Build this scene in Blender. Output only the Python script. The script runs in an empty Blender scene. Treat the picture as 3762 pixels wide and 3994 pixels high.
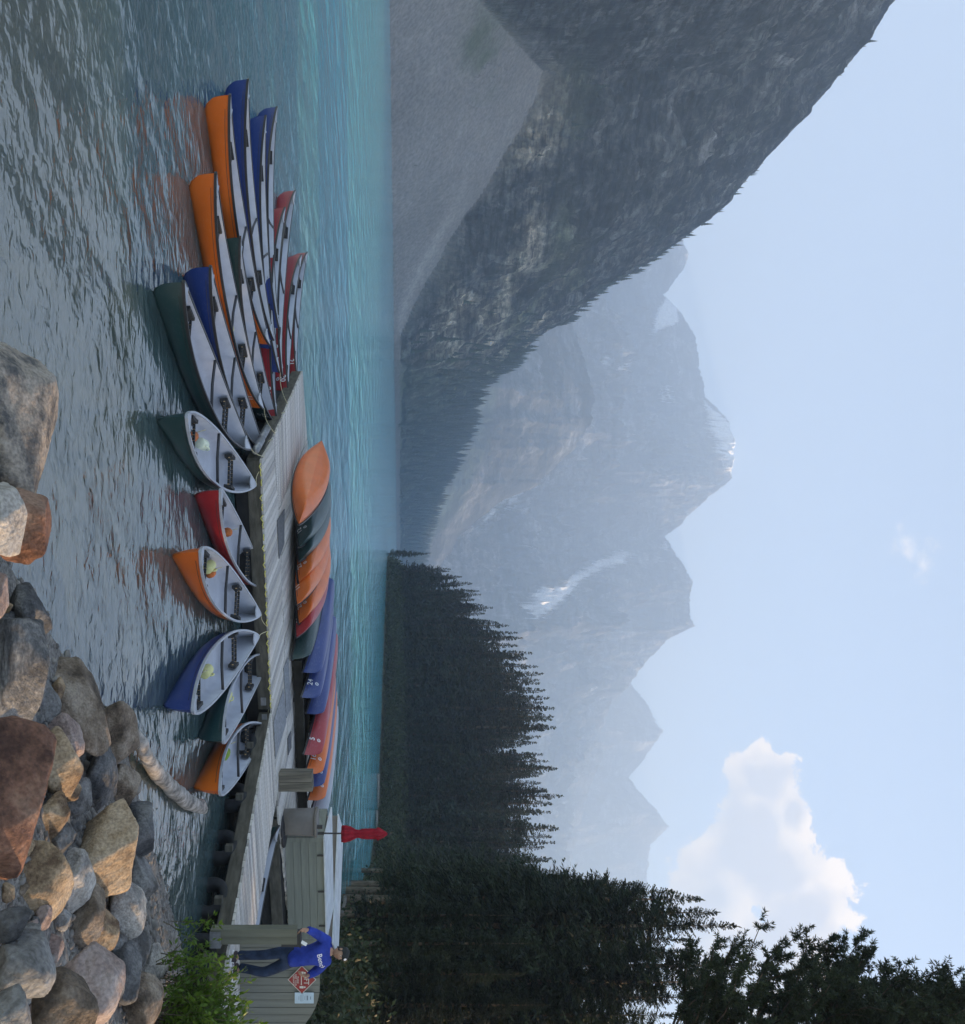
import bpy, bmesh, math, random
import numpy as np
from mathutils import Vector, Matrix
from mathutils.bvhtree import BVHTree

random.seed(7); RNG = np.random.default_rng(7)
S = bpy.context.scene
C = S.collection
R = math.radians

# ------------------------------------------------------------------ camera
# the photograph lies on its side: the camera is level but rolled by 90 degrees
F_PX, HC, XH, YC = 3500.0, 3.1, 1556.0, 1997.0
cam_d = bpy.data.cameras.new('camera')
cam = bpy.data.objects.new('camera', cam_d); C.objects.link(cam)
cam_d.sensor_fit = 'VERTICAL'; cam_d.sensor_height = 36.0
cam_d.lens = F_PX / 3994.0 * 36.0
cam_d.shift_x = (1881.0 - XH) / 3994.0
cam_d.clip_start = 0.1; cam_d.clip_end = 30000
cam.matrix_world = Matrix(((0, -1, 0, 0), (0, 0, -1, 0), (1, 0, 0, HC), (0, 0, 0, 1)))
S.camera = cam

# ------------------------------------------------------------------ light
SUN_AZ, SUN_EL = R(84), R(16)
wd = bpy.data.worlds.new('World'); S.world = wd; wd.use_nodes = True
nt = wd.node_tree; nt.nodes.clear()
def N(t, ty, **k):
    n = t.nodes.new(ty)
    for a, v in k.items(): setattr(n, a, v)
    return n
sky = N(nt, 'ShaderNodeTexSky', sky_type='NISHITA', sun_disc=False)
sky.sun_elevation = SUN_EL; sky.sun_rotation = SUN_AZ
sky.altitude = 1800; sky.air_density = 1.0; sky.dust_density = 3.0; sky.ozone_density = 1.3
SKY_STRENGTH = 0.14
bg = N(nt, 'ShaderNodeBackground'); bg.inputs['Strength'].default_value = SKY_STRENGTH
wout = N(nt, 'ShaderNodeOutputWorld')
# clouds, placed by direction in the sky (they lie at infinity)
tc = N(nt, 'ShaderNodeTexCoord'); sep = N(nt, 'ShaderNodeSeparateXYZ')
nt.links.new(tc.outputs['Generated'], sep.inputs[0])
def M(op, a, b=None, c=None, clamp=False):
    n = N(nt, 'ShaderNodeMath', operation=op); n.use_clamp = clamp
    for i, v in enumerate((a, b, c)):
        if v is None: continue
        if isinstance(v, (int, float)): n.inputs[i].default_value = v
        else: nt.links.new(v, n.inputs[i])
    return n.outputs[0]
yy = M('MAXIMUM', sep.outputs[1], 0.05)
uu = M('DIVIDE', sep.outputs[0], yy); vv = M('DIVIDE', sep.outputs[2], yy)
comb = N(nt, 'ShaderNodeCombineXYZ'); nt.links.new(uu, comb.inputs[0]); nt.links.new(vv, comb.inputs[1])
nz = N(nt, 'ShaderNodeTexNoise'); nz.inputs['Scale'].default_value = 14; nz.inputs['Detail'].default_value = 9; nz.inputs['Roughness'].default_value = 0.72
nt.links.new(comb.outputs[0], nz.inputs['Vector'])
nz2 = N(nt, 'ShaderNodeTexNoise'); nz2.inputs['Scale'].default_value = 12; nz2.inputs['Detail'].default_value = 5
mp2 = N(nt, 'ShaderNodeMapping'); mp2.inputs['Location'].default_value = (3.1, 1.7, 0)
nt.links.new(comb.outputs[0], mp2.inputs[0]); nt.links.new(mp2.outputs[0], nz2.inputs['Vector'])
dn = M('SUBTRACT', nz.outputs['Fac'], 0.5)
best = None
for cu, cv, ru, rv in ((.300, .405, .042, .044), (.345, .395, .055, .045), (.400, .415, .060, .065), (.450, .445, .050, .070), (.50, .39, .08, .085), (.335, .440, .035, .020), (.425, .355, .085, .055), (.385, .375, .05, .04)):
    a = M('DIVIDE', M('SUBTRACT', uu, cu), ru); b = M('DIVIDE', M('SUBTRACT', vv, cv), rv)
    e = M('SUBTRACT', 1.0, M('SQRT', M('ADD', M('MULTIPLY', a, a), M('MULTIPLY', b, b))))
    best = e if best is None else M('MAXIMUM', best, e)
body = M('ADD', best, M('MULTIPLY', dn, 2.9))
cmask = M('MULTIPLY_ADD', body, 8.0, 0.2, clamp=True)
# small wisps higher up
wa = M('DIVIDE', M('SUBTRACT', uu, .055), .05); wb = M('DIVIDE', M('SUBTRACT', vv, .575), .05)
we = M('SUBTRACT', 1.0, M('SQRT', M('ADD', M('MULTIPLY', wa, wa), M('MULTIPLY', wb, wb))))
wmask = M('MULTIPLY', M('MULTIPLY_ADD', M('ADD', we, M('MULTIPLY', dn, 5.0)), 1.0, -0.70, clamp=True), 0.6)
cm = M('MULTIPLY', M('MAXIMUM', cmask, wmask), 0.93)
thick = M('MULTIPLY_ADD', M('ADD', best, M('MULTIPLY', M('SUBTRACT', nz2.outputs['Fac'], .5), 3.2)), 1.7, 0.0, clamp=True)
ccol = N(nt, 'ShaderNodeMix', data_type='RGBA')
nt.links.new(thick, ccol.inputs[0])
CL_EDGE = (4.9, 4.2, 3.35, 1); CL_CORE = (2.35, 2.3, 2.45, 1)
ccol.inputs[6].default_value = CL_EDGE; ccol.inputs[7].default_value = CL_CORE
smix = N(nt, 'ShaderNodeMix', data_type='RGBA')
nt.links.new(cm, smix.inputs[0]); nt.links.new(sky.outputs[0], smix.inputs[6]); nt.links.new(ccol.outputs[2], smix.inputs[7])
nt.links.new(smix.outputs[2], bg.inputs['Color']); nt.links.new(bg.outputs[0], wout.inputs['Surface'])

sun_d = bpy.data.lights.new('sun', 'SUN'); sun_d.energy = 5.0; sun_d.angle = R(0.6); sun_d.color = (1.0, 0.77, 0.52)
sun = bpy.data.objects.new('sun', sun_d); C.objects.link(sun)
sv = Vector((math.sin(SUN_AZ) * math.cos(SUN_EL), math.cos(SUN_AZ) * math.cos(SUN_EL), math.sin(SUN_EL)))
sun.rotation_euler = sv.to_track_quat('Z', 'Y').to_euler(); sun.location = sv * 60

vs = S.view_settings
S.display_settings.display_device = 'sRGB'
vs.view_transform = 'Standard'; vs.look = 'None'; vs.exposure = 1.76; vs.gamma = 1.0; vs.use_curve_mapping = False
vs.use_white_balance = True; vs.white_balance_temperature = 8000; vs.white_balance_tint = 14
S.render.engine = 'CYCLES'
cy = S.cycles
cy.use_denoising = True
cy.max_bounces = 8; cy.diffuse_bounces = 3; cy.glossy_bounces = 3; cy.transmission_bounces = 3; cy.volume_bounces = 2; cy.transparent_max_bounces = 8
cy.caustics_reflective = False; cy.caustics_refractive = False
cy.sample_clamp_indirect = 6.0

# ------------------------------------------------------------------ helpers
def pt(x, y, z=0.0):
    """ground point at height z seen at photo position (x, y)"""
    Y = (HC - z) * F_PX / (XH - x)
    return Vector(((y - YC) / F_PX * Y, Y, z))
def ptY(x, y, Y):
    return Vector(((y - YC) / F_PX * Y, Y, HC + (x - XH) / F_PX * Y))

def _hash(ix, iy, iz):
    h = (ix * 374761393 + iy * 668265263 + iz * 2147483647 // 7 * 13) & 0xFFFFFFFF
    h = ((h ^ (h >> 13)) * 1274126177) & 0xFFFFFFFF
    h = ((h ^ (h >> 16)) * 2246822519) & 0xFFFFFFFF
    return ((h ^ (h >> 15)) & 0xFFFFFF) / float(0x1000000)
def vnoise(P):
    P = np.asarray(P, float); i = np.floor(P).astype(np.int64); f = P - i
    f = f * f * f * (f * (f * 6 - 15) + 10)
    x, y, z = i[:, 0], i[:, 1], i[:, 2]; r = 0
    for dx in (0, 1):
        wx = f[:, 0] if dx else 1 - f[:, 0]
        for dy in (0, 1):
            wy = f[:, 1] if dy else 1 - f[:, 1]
            for dz in (0, 1):
                wz = f[:, 2] if dz else 1 - f[:, 2]
                r = r + wx * wy * wz * _hash(x + dx, y + dy, z + dz)
    return r * 2 - 1
def fbm(P, o=5, g=0.5, ridged=False):
    P = np.asarray(P, float); a = 1.0; s = 0; n = 0
    for k in range(o):
        v = vnoise(P * 2.03 ** k + 17.3 * k)
        if ridged: v = 1 - 2 * np.abs(v)
        s = s + a * v; n += a; a *= g
    return s / n

class MB:
    def __init__(s): s.v = []; s.f = []
    def add(s, vs_, fs):
        o = len(s.v); s.v += [tuple(v) for v in vs_]; s.f += [tuple(i + o for i in f) for f in fs]; return s
    def box(s, c, d, rz=0.0, m=None, taper=1.0):
        x, y, z = d[0] / 2, d[1] / 2, d[2] / 2
        p = [Vector((sx * x * (taper if sz > 0 else 1), sy * y * (taper if sz > 0 else 1), sz * z)) for sz in (-1, 1) for sx, sy in ((-1, -1), (1, -1), (1, 1), (-1, 1))]
        q = m if m is not None else Matrix.Rotation(rz, 3, 'Z')
        p = [q @ v + Vector(c) for v in p]
        return s.add(p, [(3, 2, 1, 0), (4, 5, 6, 7), (0, 1, 5, 4), (1, 2, 6, 5), (2, 3, 7, 6), (3, 0, 4, 7)])
    def tube(s, pts, r, n=8, cap=True, flat=1.0):
        pts = [Vector(p) for p in pts]; rs = r if isinstance(r, (list, tuple)) else [r] * len(pts)
        V = []; up = Vector((0, 0, 1))
        for i, p in enumerate(pts):
            t = (pts[min(i + 1, len(pts) - 1)] - pts[max(i - 1, 0)])
            t = t.normalized() if t.length > 1e-9 else Vector((0, 0, 1))
            a = t.cross(up); a = a.normalized() if a.length > 1e-3 else t.cross(Vector((1, 0, 0))).normalized()
            b = a.cross(t)
            V += [p + (a * math.cos(2 * math.pi * k / n) + b * math.sin(2 * math.pi * k / n) * flat) * rs[i] for k in range(n)]
        Fc = [(i * n + k, i * n + (k + 1) % n, (i + 1) * n + (k + 1) % n, (i + 1) * n + k) for i in range(len(pts) - 1) for k in range(n)]
        if cap: Fc += [tuple(range(n))[::-1], tuple((len(pts) - 1) * n + k for k in range(n))]
        return s.add(V, Fc)
    def lathe(s, prof, n=16, c=(0, 0, 0), ripple=0.0, rn=6):
        V = []; c = Vector(c)
        for r, z in prof:
            for k in range(n):
                a = 2 * math.pi * k / n; rr = r * (1 + ripple * math.sin(a * rn + z * 3))
                V.append(c + Vector((rr * math.cos(a), rr * math.sin(a), z)))
        Fc = [(i * n + k, i * n + (k + 1) % n, (i + 1) * n + (k + 1) % n, (i + 1) * n + k) for i in range(len(prof) - 1) for k in range(n)]
        Fc += [tuple(range(n))[::-1], tuple((len(prof) - 1) * n + k for k in range(n))]
        return s.add(V, Fc)
    def prism(s, poly, z0, z1):
        n = len(poly)
        V = [(p[0], p[1], z0) for p in poly] + [(p[0], p[1], z1) for p in poly]
        return s.add(V, [tuple(range(n))[::-1], tuple(range(n, 2 * n))] + [(i, (i + 1) % n, n + (i + 1) % n, n + i) for i in range(n)])
    def mesh(s, name, mat=None, smooth=False):
        m = bpy.data.meshes.new(name); m.from_pydata(s.v, [], s.f); m.update()
        if mat: m.materials.append(mat)
        if smooth: m.polygons.foreach_set('use_smooth', [True] * len(m.polygons))
        return m
    def build(s, name, mat=None, parent=None, smooth=False):
        return link(name, s.mesh(name, mat, smooth), parent)
def link(name, me, parent=None):
    o = bpy.data.objects.new(name, me); C.objects.link(o)
    if parent is not None: o.parent = parent
    return o
def np_mesh(name, V, F, mat=None, smooth=False):
    V = np.asarray(V, np.float32); F = np.asarray(F, np.int32); k = F.shape[1]
    m = bpy.data.meshes.new(name); m.vertices.add(len(V)); m.vertices.foreach_set('co', V.ravel())
    m.loops.add(F.size); m.loops.foreach_set('vertex_index', F.ravel()); m.polygons.add(len(F))
    m.polygons.foreach_set('loop_start', np.arange(0, F.size, k, dtype=np.int32))
    if smooth: m.polygons.foreach_set('use_smooth', np.ones(len(F), bool))
    m.update(calc_edges=True); m.validate()
    if mat: m.materials.append(mat)
    return m
def grid_faces(nr, nc):
    i = np.arange(nr - 1)[:, None] * nc + np.arange(nc - 1)[None, :]
    return np.stack([i, i + 1, i + nc + 1, i + nc], -1).reshape(-1, 4)
def vcol(m, name, cols):
    a = m.color_attributes.new(name, 'FLOAT_COLOR', 'POINT')
    c = np.ones((len(m.vertices), 4), np.float32); c[:, :cols.shape[1]] = cols
    a.data.foreach_set('color', c.ravel())
def empty(name, loc=(0, 0, 0), rz=0.0):
    o = bpy.data.objects.new(name, None); C.objects.link(o); o.location = loc; o.rotation_euler = (0, 0, rz); o.empty_display_size = .2
    return o
def tag(o, label=None, cat=None, group=None, kind=None):
    if label: o['label'] = label
    if cat: o['category'] = cat
    if group: o['group'] = group
    if kind: o['kind'] = kind
    return o
def copy_tree(o, parent=None):
    c = o.copy(); C.objects.link(c); c.parent = parent
    for ch in list(o.children): copy_tree(ch, c)
    return c
def set_mat(o, m):
    o.material_slots[0].link = 'OBJECT'; o.material_slots[0].material = m

# ------------------------------------------------------------------ materials
def new_mat(name):
    m = bpy.data.materials.new(name); m.use_nodes = True
    t = m.node_tree; p = t.nodes['Principled BSDF']
    return m, t, p
def mat(name, col, rough=.6, var=.2, scale=6., bump=0., bscale=None, spec=.5, col2=None, stretch=(1, 1, 1), metal=0., detail=5, lo=.35, hi=.65, coord='Object', trans=0.):
    m, t, p = new_mat(name); L = t.links.new
    tcn = N(t, 'ShaderNodeTexCoord'); mp = N(t, 'ShaderNodeMapping'); mp.inputs['Scale'].default_value = stretch
    L(tcn.outputs[coord], mp.inputs[0])
    n1 = N(t, 'ShaderNodeTexNoise'); n1.inputs['Scale'].default_value = scale; n1.inputs['Detail'].default_value = detail; n1.inputs['Roughness'].default_value = .6
    L(mp.outputs[0], n1.inputs['Vector'])
    rp = N(t, 'ShaderNodeValToRGB'); rp.color_ramp.elements[0].position = lo; rp.color_ramp.elements[1].position = hi
    c1 = [max(0, c * (1 - var)) for c in col]; c2 = list(col2) if col2 else [min(1, c * (1 + var)) for c in col]
    rp.color_ramp.elements[0].color = (*c1, 1); rp.color_ramp.elements[1].color = (*c2, 1)
    L(n1.outputs['Fac'], rp.inputs[0]); L(rp.outputs[0], p.inputs['Base Color'])
    p.inputs['Roughness'].default_value = rough; p.inputs['Specular IOR Level'].default_value = spec; p.inputs['Metallic'].default_value = metal
    if bump:
        n2 = N(t, 'ShaderNodeTexNoise'); n2.inputs['Scale'].default_value = bscale or scale * 4; n2.inputs['Detail'].default_value = 6
        L(mp.outputs[0], n2.inputs['Vector'])
        b = N(t, 'ShaderNodeBump'); b.inputs['Strength'].default_value = 1.0; b.inputs['Distance'].default_value = bump
        L(n2.outputs['Fac'], b.inputs['Height']); L(b.outputs[0], p.inputs['Normal'])
    if trans:
        p.inputs['Subsurface Weight'].default_value = 0
    return m
def foliage(name, c1, c2, rough=.6, scale=.6, transl=.25):
    m, t, p = new_mat(name); L = t.links.new
    g = N(t, 'ShaderNodeNewGeometry'); n1 = N(t, 'ShaderNodeTexNoise'); n1.inputs['Scale'].default_value = scale; n1.inputs['Detail'].default_value = 3; oi = N(t, 'ShaderNodeObjectInfo')
    L(g.outputs['Position'], n1.inputs['Vector'])
    ad = N(t, 'ShaderNodeMath', operation='MULTIPLY_ADD'); ad.inputs[1].default_value = .5; L(g.outputs['Random Per Island'], ad.inputs[0]); 
    sc = N(t, 'ShaderNodeMath', operation='MULTIPLY_ADD'); sc.inputs[1].default_value = 1.6; sc.inputs[2].default_value = -.55; L(n1.outputs['Fac'], sc.inputs[0]); L(sc.outputs[0], ad.inputs[2])
    rp = N(t, 'ShaderNodeValToRGB'); rp.color_ramp.elements[0].color = (*c1, 1); rp.color_ramp.elements[1].color = (*c2, 1)
    od = N(t, 'ShaderNodeMath', operation='MULTIPLY_ADD'); od.inputs[1].default_value = .5; od.inputs[2].default_value = -.25; L(oi.outputs['Random'], od.inputs[0])   # each plant its own tone
    o2 = N(t, 'ShaderNodeMath', operation='ADD'); L(ad.outputs[0], o2.inputs[0]); L(od.outputs[0], o2.inputs[1])
    L(o2.outputs[0], rp.inputs[0]); L(rp.outputs[0], p.inputs['Base Color'])
    p.inputs['Roughness'].default_value = rough; p.inputs['Specular IOR Level'].default_value = .25
    if transl:
        tr = N(t, 'ShaderNodeBsdfTranslucent'); L(rp.outputs[0], tr.inputs[0])
        mx = N(t, 'ShaderNodeMixShader'); mx.inputs[0].default_value = transl
        L(p.outputs[0], mx.inputs[1]); L(tr.outputs[0], mx.inputs[2]); L(mx.outputs[0], t.nodes['Material Output'].inputs['Surface'])
    return m

# ------------------------------------------------------------------ the lake
def water_material():
    m, t, p = new_mat('lake_water'); L = t.links.new
    g = N(t, 'ShaderNodeNewGeometry')
    sp = N(t, 'ShaderNodeSeparateXYZ'); L(g.outputs['Position'], sp.inputs[0])
    # shallow stony edge -> deep glacial turquoise, by distance out from the shore
    far = N(t, 'ShaderNodeMapRange'); far.inputs['From Min'].default_value = 9; far.inputs['From Max'].default_value = 60; far.clamp = True
    nn = N(t, 'ShaderNodeTexNoise'); nn.inputs['Scale'].default_value = .06; nn.inputs['Detail'].default_value = 4; L(g.outputs['Position'], nn.inputs['Vector'])
    off = N(t, 'ShaderNodeMath', operation='MULTIPLY_ADD'); off.inputs[1].default_value = 18; L(nn.outputs['Fac'], off.inputs[0])
    xs = N(t, 'ShaderNodeMath', operation='MULTIPLY_ADD'); xs.inputs[1].default_value = -.55; xs.inputs[2].default_value = -9; L(sp.outputs[0], xs.inputs[0])
    yx = N(t, 'ShaderNodeMath', operation='ADD'); L(sp.outputs[1], yx.inputs[0]); L(xs.outputs[0], yx.inputs[1])
    L(yx.outputs[0], off.inputs[2]); L(off.outputs[0], far.inputs['Value'])
    rp = N(t, 'ShaderNodeValToRGB'); e = rp.color_ramp.elements
    e[0].position = 0.0; e[0].color = (.058, .082, .078, 1); e[1].position = 1.0; e[1].color = (.085, .46, .53, 1)
    k = e.new(.30); k.color = (.070, .19, .20, 1); k = e.new(.62); k.color = (.065, .33, .38, 1)
    L(far.outputs[0], rp.inputs[0]); L(rp.outputs[0], p.inputs['Base Color'])
    p.inputs['IOR'].default_value = 2.2
    rr_ = N(t, 'ShaderNodeMapRange'); rr_.inputs['To Min'].default_value = .012; rr_.inputs['To Max'].default_value = .05; L(far.outputs[0], rr_.inputs['Value']); L(rr_.outputs[0], p.inputs['Roughness'])
    # wind ripples
    hs = None
    for sc, amp, det, st, rot in ((.13, -.30, 3, (2.6, 1, 1), 4), (.32, -.20, 2, (2.0, 1, 1), -5), (.7, .085, 2, (1.4, 1, 1), 10), (1.8, .042, 2, (.9, 1, 1), -12), (6.2, .021, 2, (.75, 1, 1), 14), (14., -.0065, 2, (.9, 1, 1), 0), (28., -.003, 2, (.9, 1, 1), 20)):
        mp = N(t, 'ShaderNodeMapping'); mp.inputs['Scale'].default_value = st; mp.inputs['Rotation'].default_value = (0, 0, R(rot))
        L(g.outputs['Position'], mp.inputs[0])
        n1 = N(t, 'ShaderNodeTexNoise'); n1.inputs['Scale'].default_value = sc; n1.inputs['Detail'].default_value = det; n1.inputs['Roughness'].default_value = .45; n1.inputs['Distortion'].default_value = .6
        L(mp.outputs[0], n1.inputs['Vector'])
        q = N(t, 'ShaderNodeMath', operation='MULTIPLY_ADD'); q.inputs[1].default_value = amp; L(n1.outputs['Fac'], q.inputs[0])
        if amp < 0:
            wf = N(t, 'ShaderNodeMath', operation='MULTIPLY_ADD'); wf.inputs[1].default_value = 1.3; wf.inputs[2].default_value = .45; L(far.outputs[0], wf.inputs[0])
            wm = N(t, 'ShaderNodeMath', operation='MULTIPLY'); wm.inputs[1].default_value = -amp; L(wf.outputs[0], wm.inputs[0]); L(wm.outputs[0], q.inputs[1])
        if hs is not None: L(hs, q.inputs[2])
        else: q.inputs[2].default_value = 0
        hs = q.outputs[0]
    b = N(t, 'ShaderNodeBump'); b.inputs['Strength'].default_value = 1; b.inputs['Distance'].default_value = 1.0
    L(hs, b.inputs['Height']); L(b.outputs[0], p.inputs['Normal'])
    return m
WATER = water_material()
_xs = np.concatenate([np.linspace(-1600, -60, 10), np.linspace(-40, 40, 21), np.linspace(60, 1600, 10)])
_ys = np.concatenate([np.linspace(-40, 60, 26), np.linspace(80, 2600, 16)])
gx, gy = np.meshgrid(_xs, _ys)
lake = link('lake_water', np_mesh('lake_water', np.stack([gx.ravel(), gy.ravel(), np.zeros(gx.size)], 1), grid_faces(len(_ys), len(_xs)), WATER, True))
tag(lake, 'rippled turquoise lake, grey-green close to the shore', kind='structure')

# ------------------------------------------------------------------ mountains
def rock_material(name, bump, sc):
    m, t, p = new_mat(name); L = t.links.new
    at = N(t, 'ShaderNodeAttribute', attribute_name='albedo'); g = N(t, 'ShaderNodeNewGeometry')
    def nz_(scale, stretch, det, lo, hi, to0, to1, off=0.0):
        mp = N(t, 'ShaderNodeMapping'); mp.inputs['Scale'].default_value = [scale * k for k in stretch]; mp.inputs['Location'].default_value = (off, off, off); L(g.outputs['Position'], mp.inputs[0])
        n1 = N(t, 'ShaderNodeTexNoise'); n1.inputs['Scale'].default_value = 1; n1.inputs['Detail'].default_value = det; n1.inputs['Roughness'].default_value = .68; L(mp.outputs[0], n1.inputs['Vector'])
        mr = N(t, 'ShaderNodeMapRange'); mr.inputs['From Min'].default_value = lo; mr.inputs['From Max'].default_value = hi; mr.inputs['To Min'].default_value = to0; mr.inputs['To Max'].default_value = to1; L(n1.outputs['Fac'], mr.inputs['Value'])
        return n1.outputs['Fac'], mr.outputs[0]
    _, a1 = nz_(sc, (1, 1, 1), 8, .38, .62, .42, 1.6)
    h2, a2 = nz_(sc, (.9, .9, 5.0), 8, .40, .60, .42, 1.6, 7)       # beds
    def vor(scale, stretch, to0, to1):                                # jointed blocks of rock
        mp = N(t, 'ShaderNodeMapping'); mp.inputs['Scale'].default_value = [scale * k for k in stretch]; L(g.outputs['Position'], mp.inputs[0])
        nn = N(t, 'ShaderNodeTexNoise'); nn.inputs['Scale'].default_value = 1.7; nn.inputs['Detail'].default_value = 5; L(mp.outputs[0], nn.inputs['Vector'])
        av = N(t, 'ShaderNodeVectorMath', operation='MULTIPLY_ADD'); av.inputs[1].default_value = (.9, .9, .9); L(nn.outputs['Color'], av.inputs[0]); L(mp.outputs[0], av.inputs[2])
        vo = N(t, 'ShaderNodeTexVoronoi'); vo.inputs['Scale'].default_value = 1.0; L(av.outputs[0], vo.inputs['Vector'])
        sx = N(t, 'ShaderNodeSeparateXYZ'); L(vo.outputs['Color'], sx.inputs[0])
        mr = N(t, 'ShaderNodeMapRange'); mr.inputs['To Min'].default_value = to0; mr.inputs['To Max'].default_value = to1; L(sx.outputs[0], mr.inputs['Value'])
        return sx.outputs[0], mr.outputs[0]
    h3, v1 = vor(sc * 1.1, (1, 1, .75), .42, 1.6); h4, v2 = vor(sc * 3.2, (1, 1, 1.5), .6, 1.42)
    mv = N(t, 'ShaderNodeMath', operation='MULTIPLY'); L(v1, mv.inputs[0]); L(v2, mv.inputs[1]); a3 = mv.outputs[0]
    m1 = N(t, 'ShaderNodeMath', operation='MULTIPLY'); L(a1, m1.inputs[0]); L(a2, m1.inputs[1])
    m2 = N(t, 'ShaderNodeMath', operation='MULTIPLY'); L(m1.outputs[0], m2.inputs[0]); L(a3, m2.inputs[1])
    dm = N(t, 'ShaderNodeMix', data_type='FLOAT'); L(at.outputs['Alpha'], dm.inputs[0]); dm.inputs[2].default_value = 1.0; L(m2.outputs[0], dm.inputs[3])
    _, sp_ = nz_(sc * 9, (1, 1, 1), 4, .36, .64, .8, 1.25, 3)
    m3 = N(t, 'ShaderNodeMath', operation='MULTIPLY'); L(dm.outputs[0], m3.inputs[0]); L(sp_, m3.inputs[1])
    mx = N(t, 'ShaderNodeMix', data_type='RGBA', blend_type='MULTIPLY'); mx.inputs[0].default_value = 1
    L(at.outputs['Color'], mx.inputs[6]); L(m3.outputs[0], mx.inputs[7]); L(mx.outputs[2], p.inputs['Base Color'])
    p.inputs['Roughness'].default_value = .9; p.inputs['Specular IOR Level'].default_value = .1
    hh = N(t, 'ShaderNodeMath', operation='ADD'); L(h2, hh.inputs[0]); L(h3, hh.inputs[1])
    hm_ = N(t, 'ShaderNodeMath', operation='MULTIPLY'); L(hh.outputs[0], hm_.inputs[0]); L(at.outputs['Alpha'], hm_.inputs[1])
    b = N(t, 'ShaderNodeBump'); b.inputs['Strength'].default_value = 1; b.inputs['Distance'].default_value = bump
    L(hm_.outputs[0], b.inputs['Height']); L(b.outputs[0], p.inputs['Normal'])
    return m
ROCK_NEAR = rock_material('mountain_rock', 24.0, .06)
ROCK_FAR = rock_material('distant_rock', 60.0, .010)

def interp(pts, x):
    a = np.array(sorted(pts)); return np.interp(x, a[:, 0], a[:, 1])
def in_poly(px, py, poly):
    poly = np.asarray(poly, float); n = len(poly); c = np.zeros(len(px), bool); j = n - 1
    for i in range(n):
        xi, yi = poly[i]; xj, yj = poly[j]
        hit = ((yi > py) != (yj > py)) & (px < (xj - xi) * (py - yi) / (yj - yi + 1e-9) + xi)
        c ^= hit; j = i
    return c
D = 2.0085

# near mountain on the left shore: scree cone, cliff bands, benches with trees, long ridge
SIL_L = [(-700, 4500), (-300, 3950), (0, 3480), (261, 3294), (462, 3133), (623, 2973), (783, 2852), (924, 2671), (1024, 2531), (1145, 2330), (1245, 2209), (1326, 2089), (1406, 2008), (1516, 1868), (1580, 1845), (1683, 1812), (1820, 1756), (1982, 1680), (2136, 1637), (2238, 1610), (2400, 1585)]
SCREE_L = [(-700, 1700), (-200, 1760), (0, 1866), (150, 2000), (277, 2112), (400, 2085), (504, 2030), (757, 1879), (958, 1740), (1198, 1610), (1330, 1562), (1500, 1556), (2400, 1554)]
SHORE_L = [(-700, 250), (0, 285), (700, 390), (1400, 556), (2000, 1080), (2240, 1350), (2400, 1500)]
RIDGE_L = [(-700, 820), (0, 880), (700, 900), (1200, 960), (1500, 1080), (2000, 1420), (2240, 1650), (2400, 1800)]
NC, NR = 520, 230
cy_ = np.linspace(-650, 2330, NC); rt = np.linspace(0, 1, NR)
Ys = interp(SHORE_L, cy_); Yr = interp(RIDGE_L, cy_)
jag = 14 * fbm(np.stack([cy_ * .02, cy_ * 0, cy_ * 0 + 3], 1), 4)
er = (interp(SIL_L, cy_) + jag - XH) / F_PX
es = (interp(SCREE_L, cy_) + 10 * fbm(np.stack([cy_ * .012, cy_ * 0, cy_ * 0 + 9], 1), 4) - XH) / F_PX
msl = .66
Ysc = np.where(es > .002, (msl * Ys + HC) / (msl - np.maximum(es, .002)), Ys + 6)
Ysc = np.minimum(Ysc, Ys + .75 * (Yr - Ys)); zsc = msl * (Ysc - Ys)
Ysc = Ysc[None, :]; zsc = zsc[None, :]; zr = (HC + er * Yr)[None, :]
Yg = (Ys - 10)[None, :] + (Yr - Ys + 10)[None, :] * rt[:, None] ** 1.15
X0 = (cy_ - YC)[None, :] / F_PX * Yg
s = np.clip((Yg - Ysc) / (Yr[None, :] - Ysc), 0, 1)
wob = .05 * fbm(np.stack([X0.ravel() * .006, Yg.ravel() * .006, Yg.ravel() * 0], 1), 4).reshape(s.shape) * (4 * s * (1 - s))
prof = np.interp(np.clip(s + wob, 0, 1), [0, .05, .14, .24, .30, .44, .52, .68, .78, .9, 1], [0, .13, .30, .36, .46, .54, .66, .72, .84, .93, 1])
zz_ = np.where(Yg < Ysc, msl * (Yg - Ys[None, :]), zsc + (zr - zsc) * prof)
rocky = np.clip((Yg - Ysc) / 4, 0, 1)
P3 = np.stack([X0.ravel(), Yg.ravel(), zz_.ravel()], 1)
q = P3 * np.array([.016, .016, .006])
gul = fbm(q, 6, .55, True).reshape(s.shape); fine = fbm(P3 * .06, 5, .55).reshape(s.shape)
strata = fbm(P3 * np.array([.004, .004, .09]) + 40, 4).reshape(s.shape)
edge = np.clip((1 - rt[:, None]) * 7, 0, 1)
soft = np.clip((cy_[None, :] - 1250) / 350, 0, 1)
amp = rocky * (1 - .75 * soft)
zz_ = zz_ + edge * amp * (17 * gul + 8 * fine + 9 * strata) + (1 - amp) * .9 * fine
zz_ = np.where(rt[:, None] < .999, np.minimum(zz_, HC + Yg * (er[None, :] - .004 * (1 - rt[:, None]))), zz_)
zz_ = np.where(Yg < Ys[None, :], -3.0, np.maximum(zz_, .25))
Yd = Yg - edge * amp * (9 * gul + 6 * strata) * np.clip(rt[:, None] * 6, 0, 1)
XX = (cy_ - YC)[None, :] / F_PX * Yd
ZL, YL, XL = zz_, Yd, XX
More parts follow.
